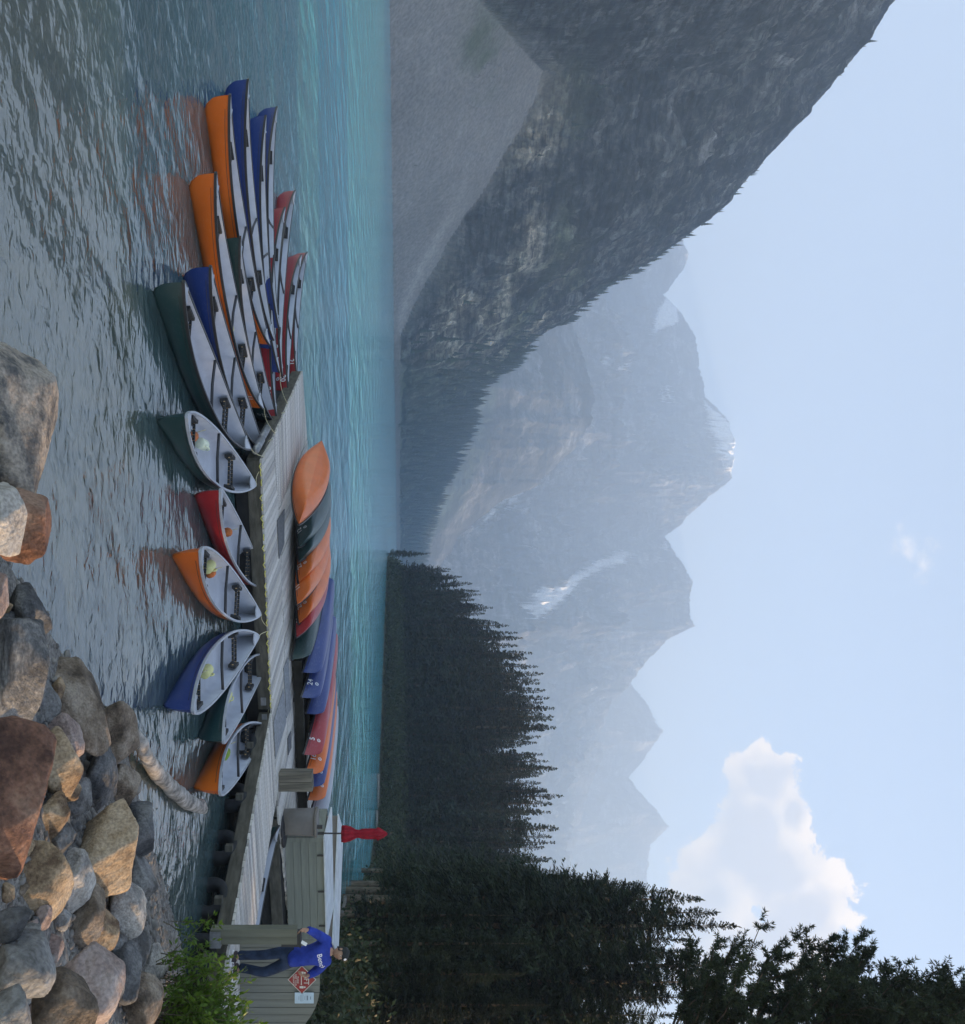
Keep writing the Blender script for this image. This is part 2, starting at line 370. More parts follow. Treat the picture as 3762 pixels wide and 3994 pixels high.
# back side
bk = [(60, -40), (220, -170), (520, -460)]
Xb = np.concatenate([XX] + [((cy_ - YC) / F_PX * (Yr + d))[None, :] for d, _ in bk]); Yb_ = np.concatenate([Yd] + [(Yr + d)[None, :] for d, _ in bk])
Zb = np.concatenate([zz_] + [np.maximum(zr + dz, -3) for _, dz in bk])
# colours of the ground itself
pe = XH + (Zb - HC) / Yb_ * F_PX; py_ = np.broadcast_to(cy_[None, :], Zb.shape)
Pn = np.stack([Xb.ravel(), Yb_.ravel(), Zb.ravel()], 1)
nA = fbm(Pn * .02 + 5, 5).reshape(Zb.shape); nB = fbm(Pn * np.array([.012, .012, .1]) + 11, 4).reshape(Zb.shape); nC = fbm(Pn * .1 + 21, 3).reshape(Zb.shape)
col = np.empty(Zb.shape + (3,))
rock = np.array([.13, .128, .126]); pale = np.array([.46, .40, .32]); dark = np.array([.042, .046, .050])
w = np.clip(.5 + 1.6 * nB + .5 * nC, 0, 1)[..., None]
col[:] = rock * (1 - w) + dark * w
cl = np.clip((2300 - pe) / 150, 0, 1) * np.clip((py_ - 60) / 200, 0, 1) * np.clip((1650 - py_) / 200, 0, 1)
wp = (np.clip(nA * 1.9 + nB * 1.6 + nC * .6 + .38, 0, 1) * cl)[..., None]
col = col * (1 - wp) + pale * wp
wg = (np.clip(nA * 3 + .2, 0, 1) * np.clip((pe - 2350) / 200, 0, 1))[..., None]
col = col * (1 - .5 * wg) + np.array([.24, .235, .225]) * .5 * wg
bench = np.interp(np.clip(s + wob, 0, 1), [0, .12, .16, .22, .255, .29, .32, .42, .455, .51, .54, .66, .70, .77, .80, 1], [0, 0, .9, .9, 0, 0, .9, .9, 0, 0, .8, .8, 0, 0, .35, .35])
bench = np.concatenate([bench, np.zeros((3, NC))]) * np.clip(.75 + 1.1 * nA + .5 * nC, 0, 1) * np.clip((1450 - py_) / 300, 0, 1)
col = col * (1 - .8 * bench[..., None]) + np.array([.045, .055, .045]) * .8 * bench[..., None]      # ledges grown over
scr = (1 - np.concatenate([rocky, np.ones((3, NC))]))[..., None]
sc_col = np.array([.19, .183, .176]) * (1 + .08 * nC[..., None] + .14 * nA[..., None])
stream = np.exp(-((pe - np.interp(py_, [700, 958, 1130, 1300], [1830, 1690, 1600, 1545])) / 22) ** 2) * np.clip((py_ - 640) / 200, 0, 1)
sc_col = sc_col * (1 + .35 * stream[..., None])
col = col * (1 - scr) + sc_col * scr
grn = np.clip(1.4 - np.hypot((pe - 1880) / 120, (py_ - 190) / 170), 0, 1) * np.clip(.5 + nC + nA * 2, 0, 1)
grn = np.maximum(grn, .8 * np.clip(nA * 3 + .1, 0, 1) * np.clip((pe - 2150) / 60, 0, 1) * np.clip((2330 - pe) / 60, 0, 1))
grn = np.maximum(grn, np.clip((py_ - 1330) / 150, 0, 1) * np.clip(1.2 + nA, 0, 1))
bnd_ = np.interp(py_, [250, 600, 1000, 1300], [2330, 2260, 2170, 2000])
grn = np.maximum(grn, np.exp(-((pe - bnd_) / 42) ** 2) * (py_ > 330) * np.clip(.8 + 2 * nA, 0, 1))
col = col * (1 - .8 * grn[..., None]) + np.array([.055, .075, .04]) * .8 * grn[..., None]
shore_stone = np.clip((1563 - pe) / 8, 0, 1) * np.clip((py_ - 1250) / 100, 0, 1)
col = col * (1 - shore_stone[..., None]) + np.array([.12, .118, .11]) * shore_stone[..., None]
me = np_mesh('mountain_slope', Pn, grid_faces(NR + 3, NC), ROCK_NEAR, True)
det_ = np.clip(1 - .93 * scr[..., 0] - .5 * grn, .05, 1)
vcol(me, 'albedo', np.concatenate([np.clip(col.reshape(-1, 3), .01, .9), det_.reshape(-1, 1)], 1))
tag(link('mountain_slope', me), 'steep grey mountainside with a scree cone running down to the lake', kind='structure')

# conifers on that mountainside: a wood that reads as one mass
CONIFER_FAR = foliage('distant_conifer', (.012, .022, .016), (.035, .055, .032), scale=.03, transl=0)
def cone_trees(pts, hs, name, label, mt, tiers=4, n=6):
    V = []; Fs = []; base = 0
    ang = np.arange(n) * 2 * math.pi / n
    for (x, y, z), h in zip(pts, hs):
        r0 = h * random.uniform(.13, .2); a0 = random.random() * 6
        for k in range(tiers):
            zb = z + h * (.06 + .8 * k / tiers); zt = z + h * (.06 + .8 * k / tiers + 1.55 / tiers * .9) if k < tiers - 1 else z + h
            rr = r0 * (1 - k / tiers * .85)
            jr = rr * (1 + .35 * (RNG.random(n) - .5))
            V.append(np.stack([x + jr * np.cos(ang + a0 + k), y + jr * np.sin(ang + a0 + k), np.full(n, zb) - .04 * h * RNG.random(n)], 1)); V.append(np.array([[x, y, zt]]))
            i = base + np.arange(n); Fs.append(np.stack([i, base + (np.arange(n) + 1) % n, np.full(n, base + n)], 1)); base += n + 1
    o = link(name, np_mesh(name, np.concatenate(V), np.concatenate(Fs), mt)); tag(o, label, kind='stuff'); return o
pts = []; hs = []
pe_l = pe[:NR]; py_l = py_[:NR]; nA_l = nA[:NR]
sc_l = XH + es[None, :] * F_PX; rd_l = XH + er[None, :] * F_PX
dens = np.zeros(pe_l.shape)
dens += .6 * np.clip((pe_l - rd_l + 80) / 30, 0, 1) * np.clip((py_l - 500) / 500, .05, 1) * (nC[:NR] + nA_l > -.05)              # fringe along the ridge
band = np.interp(py_l, [250, 600, 1000, 1300], [2330, 2260, 2170, 2000]); dens += .9 * np.exp(-((pe_l - band) / 38) ** 2) * (nA_l > -.12) * (py_l > 330)
band2 = np.interp(py_l, [300, 700, 1000, 1250], [2850, 2560, 2380, 2190]); dens += .8 * np.exp(-((pe_l - band2) / 30) ** 2) * (nA_l > 0)
band3 = np.interp(py_l, [800, 1100, 1300], [2020, 1960, 1850]); dens += .5 * np.exp(-((pe_l - band3) / 40) ** 2) * (nA_l > .1) * (py_l > 800)
dens += .16 * (nA_l > .22) * (pe_l > sc_l + 90)
fz = np.clip((py_l - 1230 - .35 * (pe_l - 1600)) / 150, 0, 1); dens += 1.3 * fz * (pe_l > np.where(py_l < 1500, 1562, 1552) + 12 * nA_l)
dens *= (pe_l > sc_l + 5) | (py_l > 1300)
dens += .05 * (grn[:NR] > .45) * (pe_l < 2000) + .006 * (pe_l < sc_l - 15) * (py_l < 700)
ny_, nx_ = dens.shape
area = np.abs(np.gradient(XL, axis=1) * np.gradient(YL, axis=0))
u_ = RNG.random(dens.shape); slope_sel = np.argwhere((u_ < np.clip(dens * area / 34., 0, 1)) & (fz < .5)); wood_sel = np.argwhere((u_ < np.clip(dens * area / 60., 0, 1)) & (fz >= .5))
RNG.shuffle(slope_sel); RNG.shuffle(wood_sel); sel = np.concatenate([slope_sel[:6500], wood_sel[:7000]])
for r_, c_ in sel:
    if r_ >= ny_ - 2 or c_ >= nx_ - 2 or c_ < 1: continue
    f1, f2 = random.random(), random.random()
    g1 = lambda A: A[r_, c_] * (1 - f1) * (1 - f2) + A[r_ + 1, c_] * f1 * (1 - f2) + A[r_, c_ + 1] * (1 - f1) * f2 + A[r_ + 1, c_ + 1] * f1 * f2
    pts.append((g1(XL), g1(YL), g1(ZL) - .5)); yv = py_l[r_, c_]
    hs.append((.4 if pe_l[r_, c_] < sc_l[0, c_] and yv < 1250 else .6 + .4 * np.clip((yv - 300) / 700, 0, 1)) * (4.5 + 10.5 * random.random() ** 1.8) * (1 + .55 * np.clip((yv - 1300) / 400, 0, 1)))
cone_trees(pts, hs, 'mountainside_trees', 'dark conifers covering the ledges and foot of the mountainside', CONIFER_FAR)

# far ranges
def far_range(name, label, sil, Yb, Yrg, y0, y1, nc, nr, base_px=1545, rough=1.0, snow=(), forest=None, scree=None, tint=(.20, .195, .19), seed=0, jagpx=15):
    cyv = np.linspace(y0, y1, nc); t = np.linspace(0, 1, nr)[:, None]
    e = (interp([(b_, a_) for a_, b_ in sil], cyv) + jagpx * (fbm(np.stack([cyv * .02, cyv * 0 + seed, cyv * 0], 1), 6, .7) + .5 * fbm(np.stack([cyv * .06, cyv * 0 + seed, cyv * 0 + 4], 1), 4, .7, True)) - XH) / F_PX
    yr = Yrg if np.isscalar(Yrg) else interp(Yrg, cyv); yr = np.broadcast_to(yr, cyv.shape)
    Yv = Yb + (yr[None, :] - Yb) * t
    zr = HC + e * yr; z0 = HC + (base_px - XH) / F_PX * Yb
    pr = .25 * t + .75 * t ** 1.5
    Z = z0 + (zr[None, :] - z0) * pr
    X = (cyv - YC)[None, :] / F_PX * Yv
    P = np.stack([X.ravel(), Yv.ravel(), Z.ravel()], 1) / 1.8
    big = fbm(P * np.array([.0022, .0012, .0016]) + seed, 6, .55, True).reshape(Z.shape); fi = fbm(P * np.array([.014, .014, .006]) + seed, 6, .62, True).reshape(Z.shape)
    ed = np.clip((1 - t) * 5, 0, 1) * np.clip(t * 6, 0, 1)
    hgt = (zr[None, :] - z0)
    Z = Z + ed * rough * hgt * (.15 * big + .075 * fi)
    Yd = Yv - ed * rough * hgt * (.16 * big + .06 * fi)
    Z = np.minimum(Z, HC + Yd * (e[None, :] - .003 * (1 - t)))
    Xd = (cyv - YC)[None, :] / F_PX * Yd
    Xb = np.concatenate([Xd, ((cyv - YC) / F_PX * (yr + 700))[None, :]]); Yb2 = np.concatenate([Yd, (yr + 700)[None, :]]); Zb = np.concatenate([Z, (zr - 600)[None, :]])
    px = XH + (Zb - HC) / Yb2 * F_PX; py = np.broadcast_to(cyv[None, :], Zb.shape)
    Pn = np.stack([Xb.ravel(), Yb2.ravel(), Zb.ravel()], 1)
    Pq = Pn / 1.8
    n1 = fbm(Pq * np.array([.004, .004, .018]) + seed, 5).reshape(Zb.shape); n2 = fbm(Pq * .02 + seed, 4).reshape(Zb.shape)
    col = np.array(tint) * np.clip(1 + 1.1 * n1 + .5 * n2, .25, 2.2)[..., None] * np.array([1.03, 1.0, .96])
    if scree:
        m_ = np.zeros(Zb.shape)
        for poly in scree: m_ = np.maximum(m_, in_poly(px.ravel() + 14 * n2.ravel(), py.ravel() + 14 * n1.ravel(), poly).reshape(Zb.shape))
        col = col * (1 - m_[..., None]) + np.array([.26, .23, .215]) * (1 + .2 * n2[..., None]) * m_[..., None]
    if forest is not None:
        lim = np.interp(cyv, [p_[1] for p_ in forest], [p_[0] for p_ in forest])[None, :]
        m_ = np.clip((lim + 45 * n1 + 20 * n2 - px) / 25, 0, 1)[..., None]
        col = col * (1 - m_) + np.array([.04, .058, .045]) * m_
    m_ = np.zeros(Zb.shape)
    for poly in snow: m_ = np.maximum(m_, in_poly(px.ravel() + 9 * n2.ravel(), py.ravel() + 9 * n1.ravel(), poly).reshape(Zb.shape))
    col = col * (1 - m_[..., None]) + np.array([.86, .87, .89]) * m_[..., None]
    me = np_mesh(name, Pn, grid_faces(nr + 1, nc), ROCK_FAR, True); vcol(me, 'albedo', np.concatenate([np.clip(col.reshape(-1, 3), .01, .95), (.7 * (1 - m_)).reshape(-1, 1)], 1))
    return tag(link(name, me), label, kind='structure')
c2 = lambda L_: [(1400 + a * .854, 1000 + b * .854) for a, b in L_]
SIL_RB = [(2100, 900), (2230, 1250), (2318, 1546), (2300, 1649), (2237, 1743), (2151, 1837), (2083, 1897), (1960, 1950), (1880, 2010), (1800, 2080), (1720, 2200), (1650, 2400), (1600, 2700)]
far_range('forested_shoulder', 'dark hazy shoulder with forest on its foot', SIL_RB, 1700, [(900, 2700), (1600, 2800), (2700, 2400)], 1000, 2700, 300, 90, base_px=1550, rough=.7, seed=31, tint=(.085, .09, .095),
          forest=[(2000, 1000), (1960, 1500), (1900, 1750), (1830, 1900), (1760, 2050), (1640, 2200), (1620, 2700)])
SIL_RC = [(2600, 700), (2660, 930), (2688, 1000), (2620, 1110), (2585, 1150), (2640, 1205), (2712, 1326), (2722, 1406), (2752, 1546), (2830, 1627), (2869, 1727), (2852, 1868), (2772, 1928), (2671, 2029), (2591, 2095), (2631, 2150), (2702, 2270), (2681, 2350), (2702, 2440), (2611, 2490), (2511, 2591), (2460, 2671), (2392, 2735), (2353, 2798), (2344, 2961), (2286, 3086), (2267, 3201), (2228, 3345), (2150, 3700)]
SNOW_RC = [[(2630, 1102), (2613, 1128), (2561, 1222), (2540, 1307), (2570, 1290), (2625, 1270), (2645, 1256), (2640, 1180)],
           c2([(1570, 645), (1610, 690), (1665, 725), (1700, 780), (1735, 880), (1725, 965), (1695, 1005), (1650, 900), (1610, 800)]),
           c2([(550, 1250), (600, 1160), (680, 1070), (795, 1035), (745, 1085), (690, 1155), (668, 1150), (692, 1082), (605, 1205)]),
           c2([(735, 1595), (850, 1500), (870, 1530), (1000, 1440), (1080, 1390), (1200, 1340), (1240, 1360), (1210, 1400), (1100, 1430), (1020, 1480), (940, 1560), (880, 1620), (820, 1660)]),
           c2([(1105, 495), (1150, 448), (1150, 508)]), c2([(1178, 512), (1262, 458), (1212, 525)]), c2([(860, 500), (940, 508), (900, 520)]), c2([(1385, 600), (1395, 600), (1395, 670), (1388, 670)]), c2([(1405, 570), (1425, 620), (1420, 680), (1412, 640)]),
           c2([(740, 1155), (775, 1150), (770, 1180), (748, 1180)]), c2([(1370, 1330), (1410, 1285), (1405, 1340)]), c2([(750, 1310), (800, 1330), (860, 1350), (820, 1345)])]
far_range('far_massif', 'pale blue jagged massif with snow patches beyond the lake', SIL_RC, 2600, [(700, 4700), (1700, 5000), (2300, 5200), (3700, 5300)], 650, 3700, 760, 260, base_px=1560, seed=5, snow=SNOW_RC, tint=(.135, .135, .14),
          scree=[[(1600, 1900), (1780, 2010), (1850, 2060), (1960, 2120), (1950, 2230), (1900, 2420), (1600, 2600)]], forest=[(1500, 600), (1560, 2000), (1580, 2700), (1900, 3300), (2000, 3700)])
SIL_RD = [(2300, 2500), (2460, 2671), (2511, 2732), (2581, 2852), (2531, 2932), (2450, 3033), (2531, 3133), (2607, 3224), (2531, 3294), (2521, 3415), (2515, 3500), (2560, 3700), (2500, 4000), (2650, 4300)]
far_range('far_peaks', 'faintest blue peaks farthest up the valley', SIL_RD, 5000, 6300, 2480, 3960, 240, 70, base_px=1700, seed=77, tint=(.14, .14, .145))

# unseen mountain added beyond the right picture edge, shaped to shade lake and left slope
ny2, nx2 = 90, 60; yv2 = np.linspace(200, 1420, ny2)[:, None]; tv2 = np.linspace(0, 1, nx2)[None, :]
foot = np.maximum(480, .63 * yv2); hgt2 = 800 * np.clip((yv2 - 200) / 260, 0, 1) * np.clip((1420 - yv2) / 120, .75, 1)
Xr = foot + 1000 * tv2; Zr = hgt2 * (1 - np.abs(2 * tv2 - 1) ** 1.15) ; Yr2 = yv2 + 0 * tv2
Pr = np.stack([Xr.ravel(), Yr2.ravel(), Zr.ravel()], 1); Pr[:, 2] = np.maximum(-3, Pr[:, 2] * (1 + .16 * fbm(Pr * .006, 5, .55, True)) - 2)
mr_ = np_mesh('added_shade_mountain', Pr, grid_faces(ny2, nx2), ROCK_FAR, True); vcol(mr_, 'albedo', np.tile(np.array([[.12, .12, .12, .7]]), (len(Pr), 1)))
tag(link('added_shade_mountain', mr_), 'unseen mountainside added on the right to shade the valley', kind='structure')

# ------------------------------------------------------------------ haze
hz_m = bpy.data.materials.new('haze_air'); hz_m.use_nodes = True
t = hz_m.node_tree; t.nodes.clear(); pv = N(t, 'ShaderNodeVolumePrincipled'); ho = N(t, 'ShaderNodeOutputMaterial')
HAZE = 3.3e-4
pv.inputs['Density'].default_value = HAZE; pv.inputs['Color'].default_value = (.57, .755, 1.0, 1); pv.inputs['Anisotropy'].default_value = .0
t.links.new(pv.outputs[0], ho.inputs['Volume'])
hb = MB().box((700, 3500, 998), (6400, 7300, 2004)).build('haze', hz_m)
tag(hb, 'pale blue haze filling the valley air', kind='stuff')

# ------------------------------------------------------------------ land on the right
SHORE_R = np.array([(-9, -6), (-4.5, 1.2), (-2.6, 3.2), (-1.3, 4.6), (-.1, 6.2), (.75, 7.6), (1.6, 8.6), (2.2, 9.6), (2.9, 10.3), (4.2, 11.2), (5.3, 12.2), (6.4, 12.9), (8.2, 13.6), (10, 16), (12.0, 21), (14.5, 29), (19, 42), (26, 61), (38, 96), (43, 133), (37, 153), (27, 180), (16.5, 212), (12.0, 236), (12.5, 262), (24, 300), (60, 380)])
def shore_dist(X, Y):
    """signed distance inland (positive) from the shore line"""
    P = np.stack([X, Y], -1); best = np.full(X.shape, 1e9); sgn = np.ones(X.shape)
    for a, b in zip(SHORE_R[:-1], SHORE_R[1:]):
        d = b - a; w_ = P - a; tt = np.clip((w_ @ d) / (d @ d), 0, 1); c = w_ - tt[..., None] * d
        dist = np.hypot(c[..., 0], c[..., 1]); cr = d[0] * w_[..., 1] - d[1] * w_[..., 0]
        m_ = dist < best; best = np.where(m_, dist, best); sgn = np.where(m_, np.where(cr < 0, 1, -1), sgn)
    return best * sgn
def bank_z(X, Y):
    d = shore_dist(X, Y); P = np.stack([X.ravel(), Y.ravel(), np.zeros(X.size)], 1)
    n = fbm(P * .9, 4).reshape(X.shape) * .07 + fbm(P * 5, 3).reshape(X.shape) * .015
    near = np.clip((26 - Y) / 8, 0, 1)
    zi = np.where(d > 0, near * np.minimum(.215 * d, 1.42 + .02 * d) + (1 - near) * (.12 * d + .35 * np.minimum(d, 2)), .28 * d)
    n = n * (1 + (1 - near) * 4)
    return np.maximum(zi + n * np.clip(.4 + d * .6, .3, 1), -2.5)
GRAVEL = mat('bank_gravel', (.20, .185, .165), .9, .5, 34, .02, 60, .25, coord='Object')
SOIL = mat('forest_floor', (.05, .052, .03), .95, .5, .5, .2, 1.2, .1, coord='Object')
xs_ = np.arange(-6, 14.01, .075); ys_ = np.arange(-3, 24, .09); gx, gy = np.meshgrid(xs_, ys_)
gz = bank_z(gx, gy)
bank = link('shore_bank', np_mesh('shore_bank', np.stack([gx.ravel(), gy.ravel(), gz.ravel()], 1), grid_faces(len(ys_), len(xs_)), GRAVEL, True))
tag(bank, 'gravelly bank under the boulders', kind='structure')
xs_ = np.linspace(8, 330, 180); ys_ = np.concatenate([np.linspace(-20, 22, 16), np.linspace(23.4, 120, 70), np.linspace(123, 420, 90)]); gx, gy = np.meshgrid(xs_, ys_)
gz = np.minimum(bank_z(gx, gy), 4.0 + .06 * np.maximum(0, shore_dist(gx, gy)))
gz = gz - .06 * ((gy < 24.3) & (gx < 15)) - .5 * ((gy < 23) & (gx < 14))
floor_ = link('forest_ground', np_mesh('forest_ground', np.stack([gx.ravel(), gy.ravel(), gz.ravel()], 1), grid_faces(len(ys_), len(xs_)), SOIL, True))
tag(floor_, 'dark wooded ground along the right shore', kind='structure')
def ground_z(x, y):
    a, b = np.array([x], float), np.array([y], float)
    z = bank_z(a, b)
    if y > 23.4: z = np.minimum(z, 4.0 + .06 * np.maximum(0, shore_dist(a, b)))
    return float(z[0])

# ------------------------------------------------------------------ dock
DZ = .55
PLANKS = [mat('weathered_plank_%d' % i, c, .85, .28, 3.0, .004, 30, .2, stretch=(1, 9, 1)) for i, c in enumerate([(.53, .50, .455), (.43, .405, .37), (.58, .55, .505), (.48, .445, .395), (.36, .34, .315)])]
BEAM = mat('dark_beam', (.085, .078, .062), .85, .35, 2.5, .008, 18, .25, stretch=(1, 1, 4))
DARK = mat('dock_underside', (.018, .017, .016), .9, .3, 4)
TYRE = mat('tyre_rubber', (.022, .023, .025), .75, .3, 9, .004, 40, .35)
MATM = mat('rubber_mat', (.24, .25, .26), .9, .25, 14, .004, 120, .2)
MATD = mat('dark_rubber_mat', (.12, .125, .13), .9, .25, 14, .004, 120, .2)
STEEL = mat('galvanised_steel', (.24, .245, .25), .45, .25, 8, .002, 40, .5, metal=.6)
ROPE = mat('rope', (.52, .47, .30), .9, .3, 60, .002, 200, .2)
ROPE_Y = mat('yellow_rope', (.62, .55, .16), .9, .25, 60, .002, 200, .2)
def clip_poly(sub, cl):
    out = list(sub)
    for i in range(len(cl)):
        a, b = cl[i], cl[(i + 1) % len(cl)]; inp, out = out, []
        sd = lambda p: (b[0] - a[0]) * (p[1] - a[1]) - (b[1] - a[1]) * (p[0] - a[0])
        for j in range(len(inp)):
            p, q_ = inp[j], inp[(j + 1) % len(inp)]; sp, sq = sd(p), sd(q_)
            if sp >= 0: out.append(p)
            if sp * sq < 0:
                k = sp / (sp - sq); out.append((p[0] + (q_[0] - p[0]) * k, p[1] + (q_[1] - p[1]) * k))
        if not out: return []
    return out
def plank_deck(parent, poly, d, w=.14, gap=.012, z1=DZ, th=.04):
    d = Vector(d).normalized(); n = Vector((-d.y, d.x))
    c = sum((Vector(p) for p in poly), Vector((0, 0))) / len(poly)
    pr = [(Vector(p) - c).dot(n) for p in poly]; k = min(pr); i = 0
    while k < max(pr):
        ww = w * random.uniform(.95, 1.05)
        e = random.uniform(0, .02)
        a, b = c + n * (k + gap / 2), c + n * (k + ww - gap / 2)
        strip = [tuple(a - d * 30), tuple(a + d * 30), tuple(b + d * 30), tuple(b - d * 30)]
        q_ = clip_poly(strip, poly)
        if len(q_) >= 3:
            m_ = sum((Vector(p) for p in q_), Vector((0, 0))) / len(q_)
            ar = math.atan2(-d.x, d.y)
            inv = Matrix.Rotation(-ar, 2)
            loc = [tuple(inv @ (Vector(p) - m_)) for p in q_]
            o = MB().prism(loc, -th, 0).build('plank', PLANKS[random.randrange(5)], parent)
            o.location = (m_.x, m_.y, z1 + random.uniform(-.003, .003)); o.rotation_euler = (random.uniform(-.004, .004), random.uniform(-.004, .004), ar)
        k += ww; i += 1
def edge_beam(parent, a, b, h=.24, t_=.10, top=DZ - .045, name='edge_beam'):
    a, b = Vector(a), Vector(b); d = b - a; c = (a + b) / 2
    o = MB().box((0, 0, 0), (d.length, t_, h)).build(name, BEAM, parent)
    o.location = (c.x, c.y, top - h / 2); o.rotation_euler = (0, 0, math.atan2(d.y, d.x)); return o
def inset(poly, k):
    c = sum((Vector(p) for p in poly), Vector((0, 0))) / len(poly)
    return [tuple(c + (Vector(p) - c) * k) for p in poly]

dock = empty('floating_dock', (0, 0, 0))
tag(dock, 'large weathered plank dock with canoes moored along its edge', 'dock')
R1 = [(-.98, 16.65), (4.0, 18.05), (5.95, 18.72), (5.3, 20.6), (-.03, 19.0), (-1.45, 18.1)]
R2 = [(-1.47, 18.14), (-.06, 19.03), (-2.05, 24.85), (-3.73, 23.7)]
R3 = [(-.02, 19.05), (5.3, 20.65), (4.1, 26.9), (-2.0, 24.93)]
R5 = [(5.97, 18.75), (6.5, 19.07), (11.4, 20.8), (10.6, 26.3), (4.15, 26.9), (5.33, 20.66)]
plank_deck(dock, R1, (-.29, .957)); plank_deck(dock, R2, (.97, .22)); plank_deck(dock, R3, (-.25, .968)); plank_deck(dock, R5, (-.33, .944), w=.16)
for nm, poly in (('float_box', R1), ('float_box', R2), ('float_box', R3), ('float_box', R5)):
    MB().prism(inset(poly, .95), .02, DZ - .06).build(nm, DARK, dock)
for a, b in (((-.98, 16.65), (4.0, 18.05)), ((-3.73, 23.7), (-.98, 16.65)), ((6.0, 18.72), (6.5, 19.05)), ((6.5, 19.05), (11.4, 20.78)), ((-2.05, 24.9), (-3.73, 23.75)), ((4.1, 26.9), (-2.05, 24.95))):
    d = (Vector(b) - Vector(a)).normalized(); n = Vector((-d.y, d.x)) * .055
    edge_beam(dock, Vector(a) + n + d * .03, Vector(b) + n - d * .03)
# steel rollers and brackets on the mooring edge
for k in (.16, .05):
    a = Vector((-.98, 16.65)).lerp(Vector((-3.73, 23.7)), k)
    MB().tube([(a.x - .02, a.y - .35, .43), (a.x - .02 - .12, a.y - .02, .43), (a.x - .28, a.y + .38, .43)], .075, 10).build('steel_roller', STEEL, dock, True)
for p in (pt(1043, 2735, .5), pt(1035, 2800, .44)):
    MB().box((0, 0, 0), (.16, .02, .10)).build('steel_bracket', STEEL, dock).matrix_local = Matrix.Translation((p.x, p.y - .03, .42)) @ Matrix.Rotation(.2, 4, 'Z')
# cleats with yellow rope lashings along the edge
for i in range(26):
    a = Vector((-.98, 16.65)).lerp(Vector((4.0, 18.05)), (i + .5) / 26 + random.uniform(-.01, .01))
    MB().tube([(a.x - .06, a.y - .03, DZ - .02), (a.x, a.y - .05, DZ - random.uniform(.02, .06)), (a.x + .06, a.y - .02, DZ - .02)], .011, 5).build('rope_lashing', ROPE_Y, dock, True)

walk = empty('dock_walkway', (0, 0, 0))
tag(walk, 'narrow plank walkway floating on tyres from shore to the dock', 'walkway')
R4 = [(4.02, 18.02), (6.62, 13.42), (8.22, 14.2), (5.97, 18.66)]
R4b = [(6.63, 13.4), (9.4, 9.9), (10.8, 10.9), (8.23, 14.18)]
plank_deck(walk, R4, (.94, .34)); plank_deck(walk, R4b, (.9, .43))
MB().prism(inset(R4, .9), .25, DZ - .06).build('deck_joist', DARK, walk); MB().prism(inset(R4b, .9), .25, DZ - .06).build('deck_joist', DARK, walk)
for a, b in (((4.02, 18.02), (6.62, 13.42)), ((6.62, 13.42), (9.4, 9.9)), ((8.22, 14.2), (5.97, 18.66))):
    d = (Vector(b) - Vector(a)).normalized(); n = Vector((-d.y, d.x)) * .055
    edge_beam(walk, Vector(a) + n, Vector(b) + n - d * .02, h=.22)
tyre_proto = None
for k in (.16, .40, .61, .80, .985, 1.16):
    a = Vector((4.02, 18.02)).lerp(Vector((6.62, 13.42)), k); d = Vector((.49, -.87))
    prof = []
    b = MB(); n1, n2 = 24, 10; rows = []
    for i in range(n1):
        A = 2 * math.pi * i / n1
        for j in range(n2):
            B = 2 * math.pi * j / n2; cr = math.copysign(abs(math.cos(B)) ** .6, math.cos(B)); sr = math.copysign(abs(math.sin(B)) ** .6, math.sin(B))
            rr = .24 + .085 * cr; b.v.append((rr * math.cos(A), .10 * sr, rr * math.sin(A)))
    b.f = [(i * n2 + j, ((i + 1) % n1) * n2 + j, ((i + 1) % n1) * n2 + (j + 1) % n2, i * n2 + (j + 1) % n2) for i in range(n1) for j in range(n2)]
    if tyre_proto is None: tyre_proto = b.mesh('tyre', TYRE, True)
    o = link('tyre', tyre_proto, walk); o.location = (a.x + .10, a.y + .05, .08); o.rotation_euler = (0, 0, math.atan2(d.y, d.x) + random.uniform(-.2, .2)); o.scale = (1.05, 1.15, .95)
    MB().box((0, 0, 0), (.1, .12, .12)).build('hanger_block', BEAM, walk).location = (a.x + .0 - .02, a.y - .28, .27)
# shore post at the walkway with the card box
GREEN_GREY = mat('grey_green_paint', (.135, .135, .10), .75, .18, 5, .003, 30, .3, stretch=(1, 1, .15))
BLACK = mat('black_plastic', (.015, .015, .016), .5, .2, 5)
post = empty('gate_post', (6.27, 13.55, 0)); tag(post, 'grey-green square post the person leans on', 'post')
for i, (x0, w) in enumerate(((-.02, .11), (.105, .11))):
    MB().box((0, 0, 0), (w, .16, 1.28)).build('board', GREEN_GREY, post).location = (x0, -.16 + .03 * i, .30 + .64)
MB().box((0, 0, 0), (.24, .17, .16)).build('metal_shoe', STEEL, post).location = (.08, -.165, .37)
box_ = empty('black_box', (6.34, 13.46, 1.38)); tag(box_, 'black box fixed beside the top of the gate post', 'box')
MB().box((.04, -.02, .10), (.20, .15, .27)).build('case', BLACK, box_); MB().box((.04, -.02, .245), (.22, .17, .02)).build('lid', BLACK, box_)
WHITEP = mat('white_paint', (.78, .79, .78), .6, .06, 4)
MB().box((.10, -.06, .30), (.05, .006, .09), m=Matrix.Rotation(.5, 3, 'Y')).build('paper_slip', WHITEP, box_)

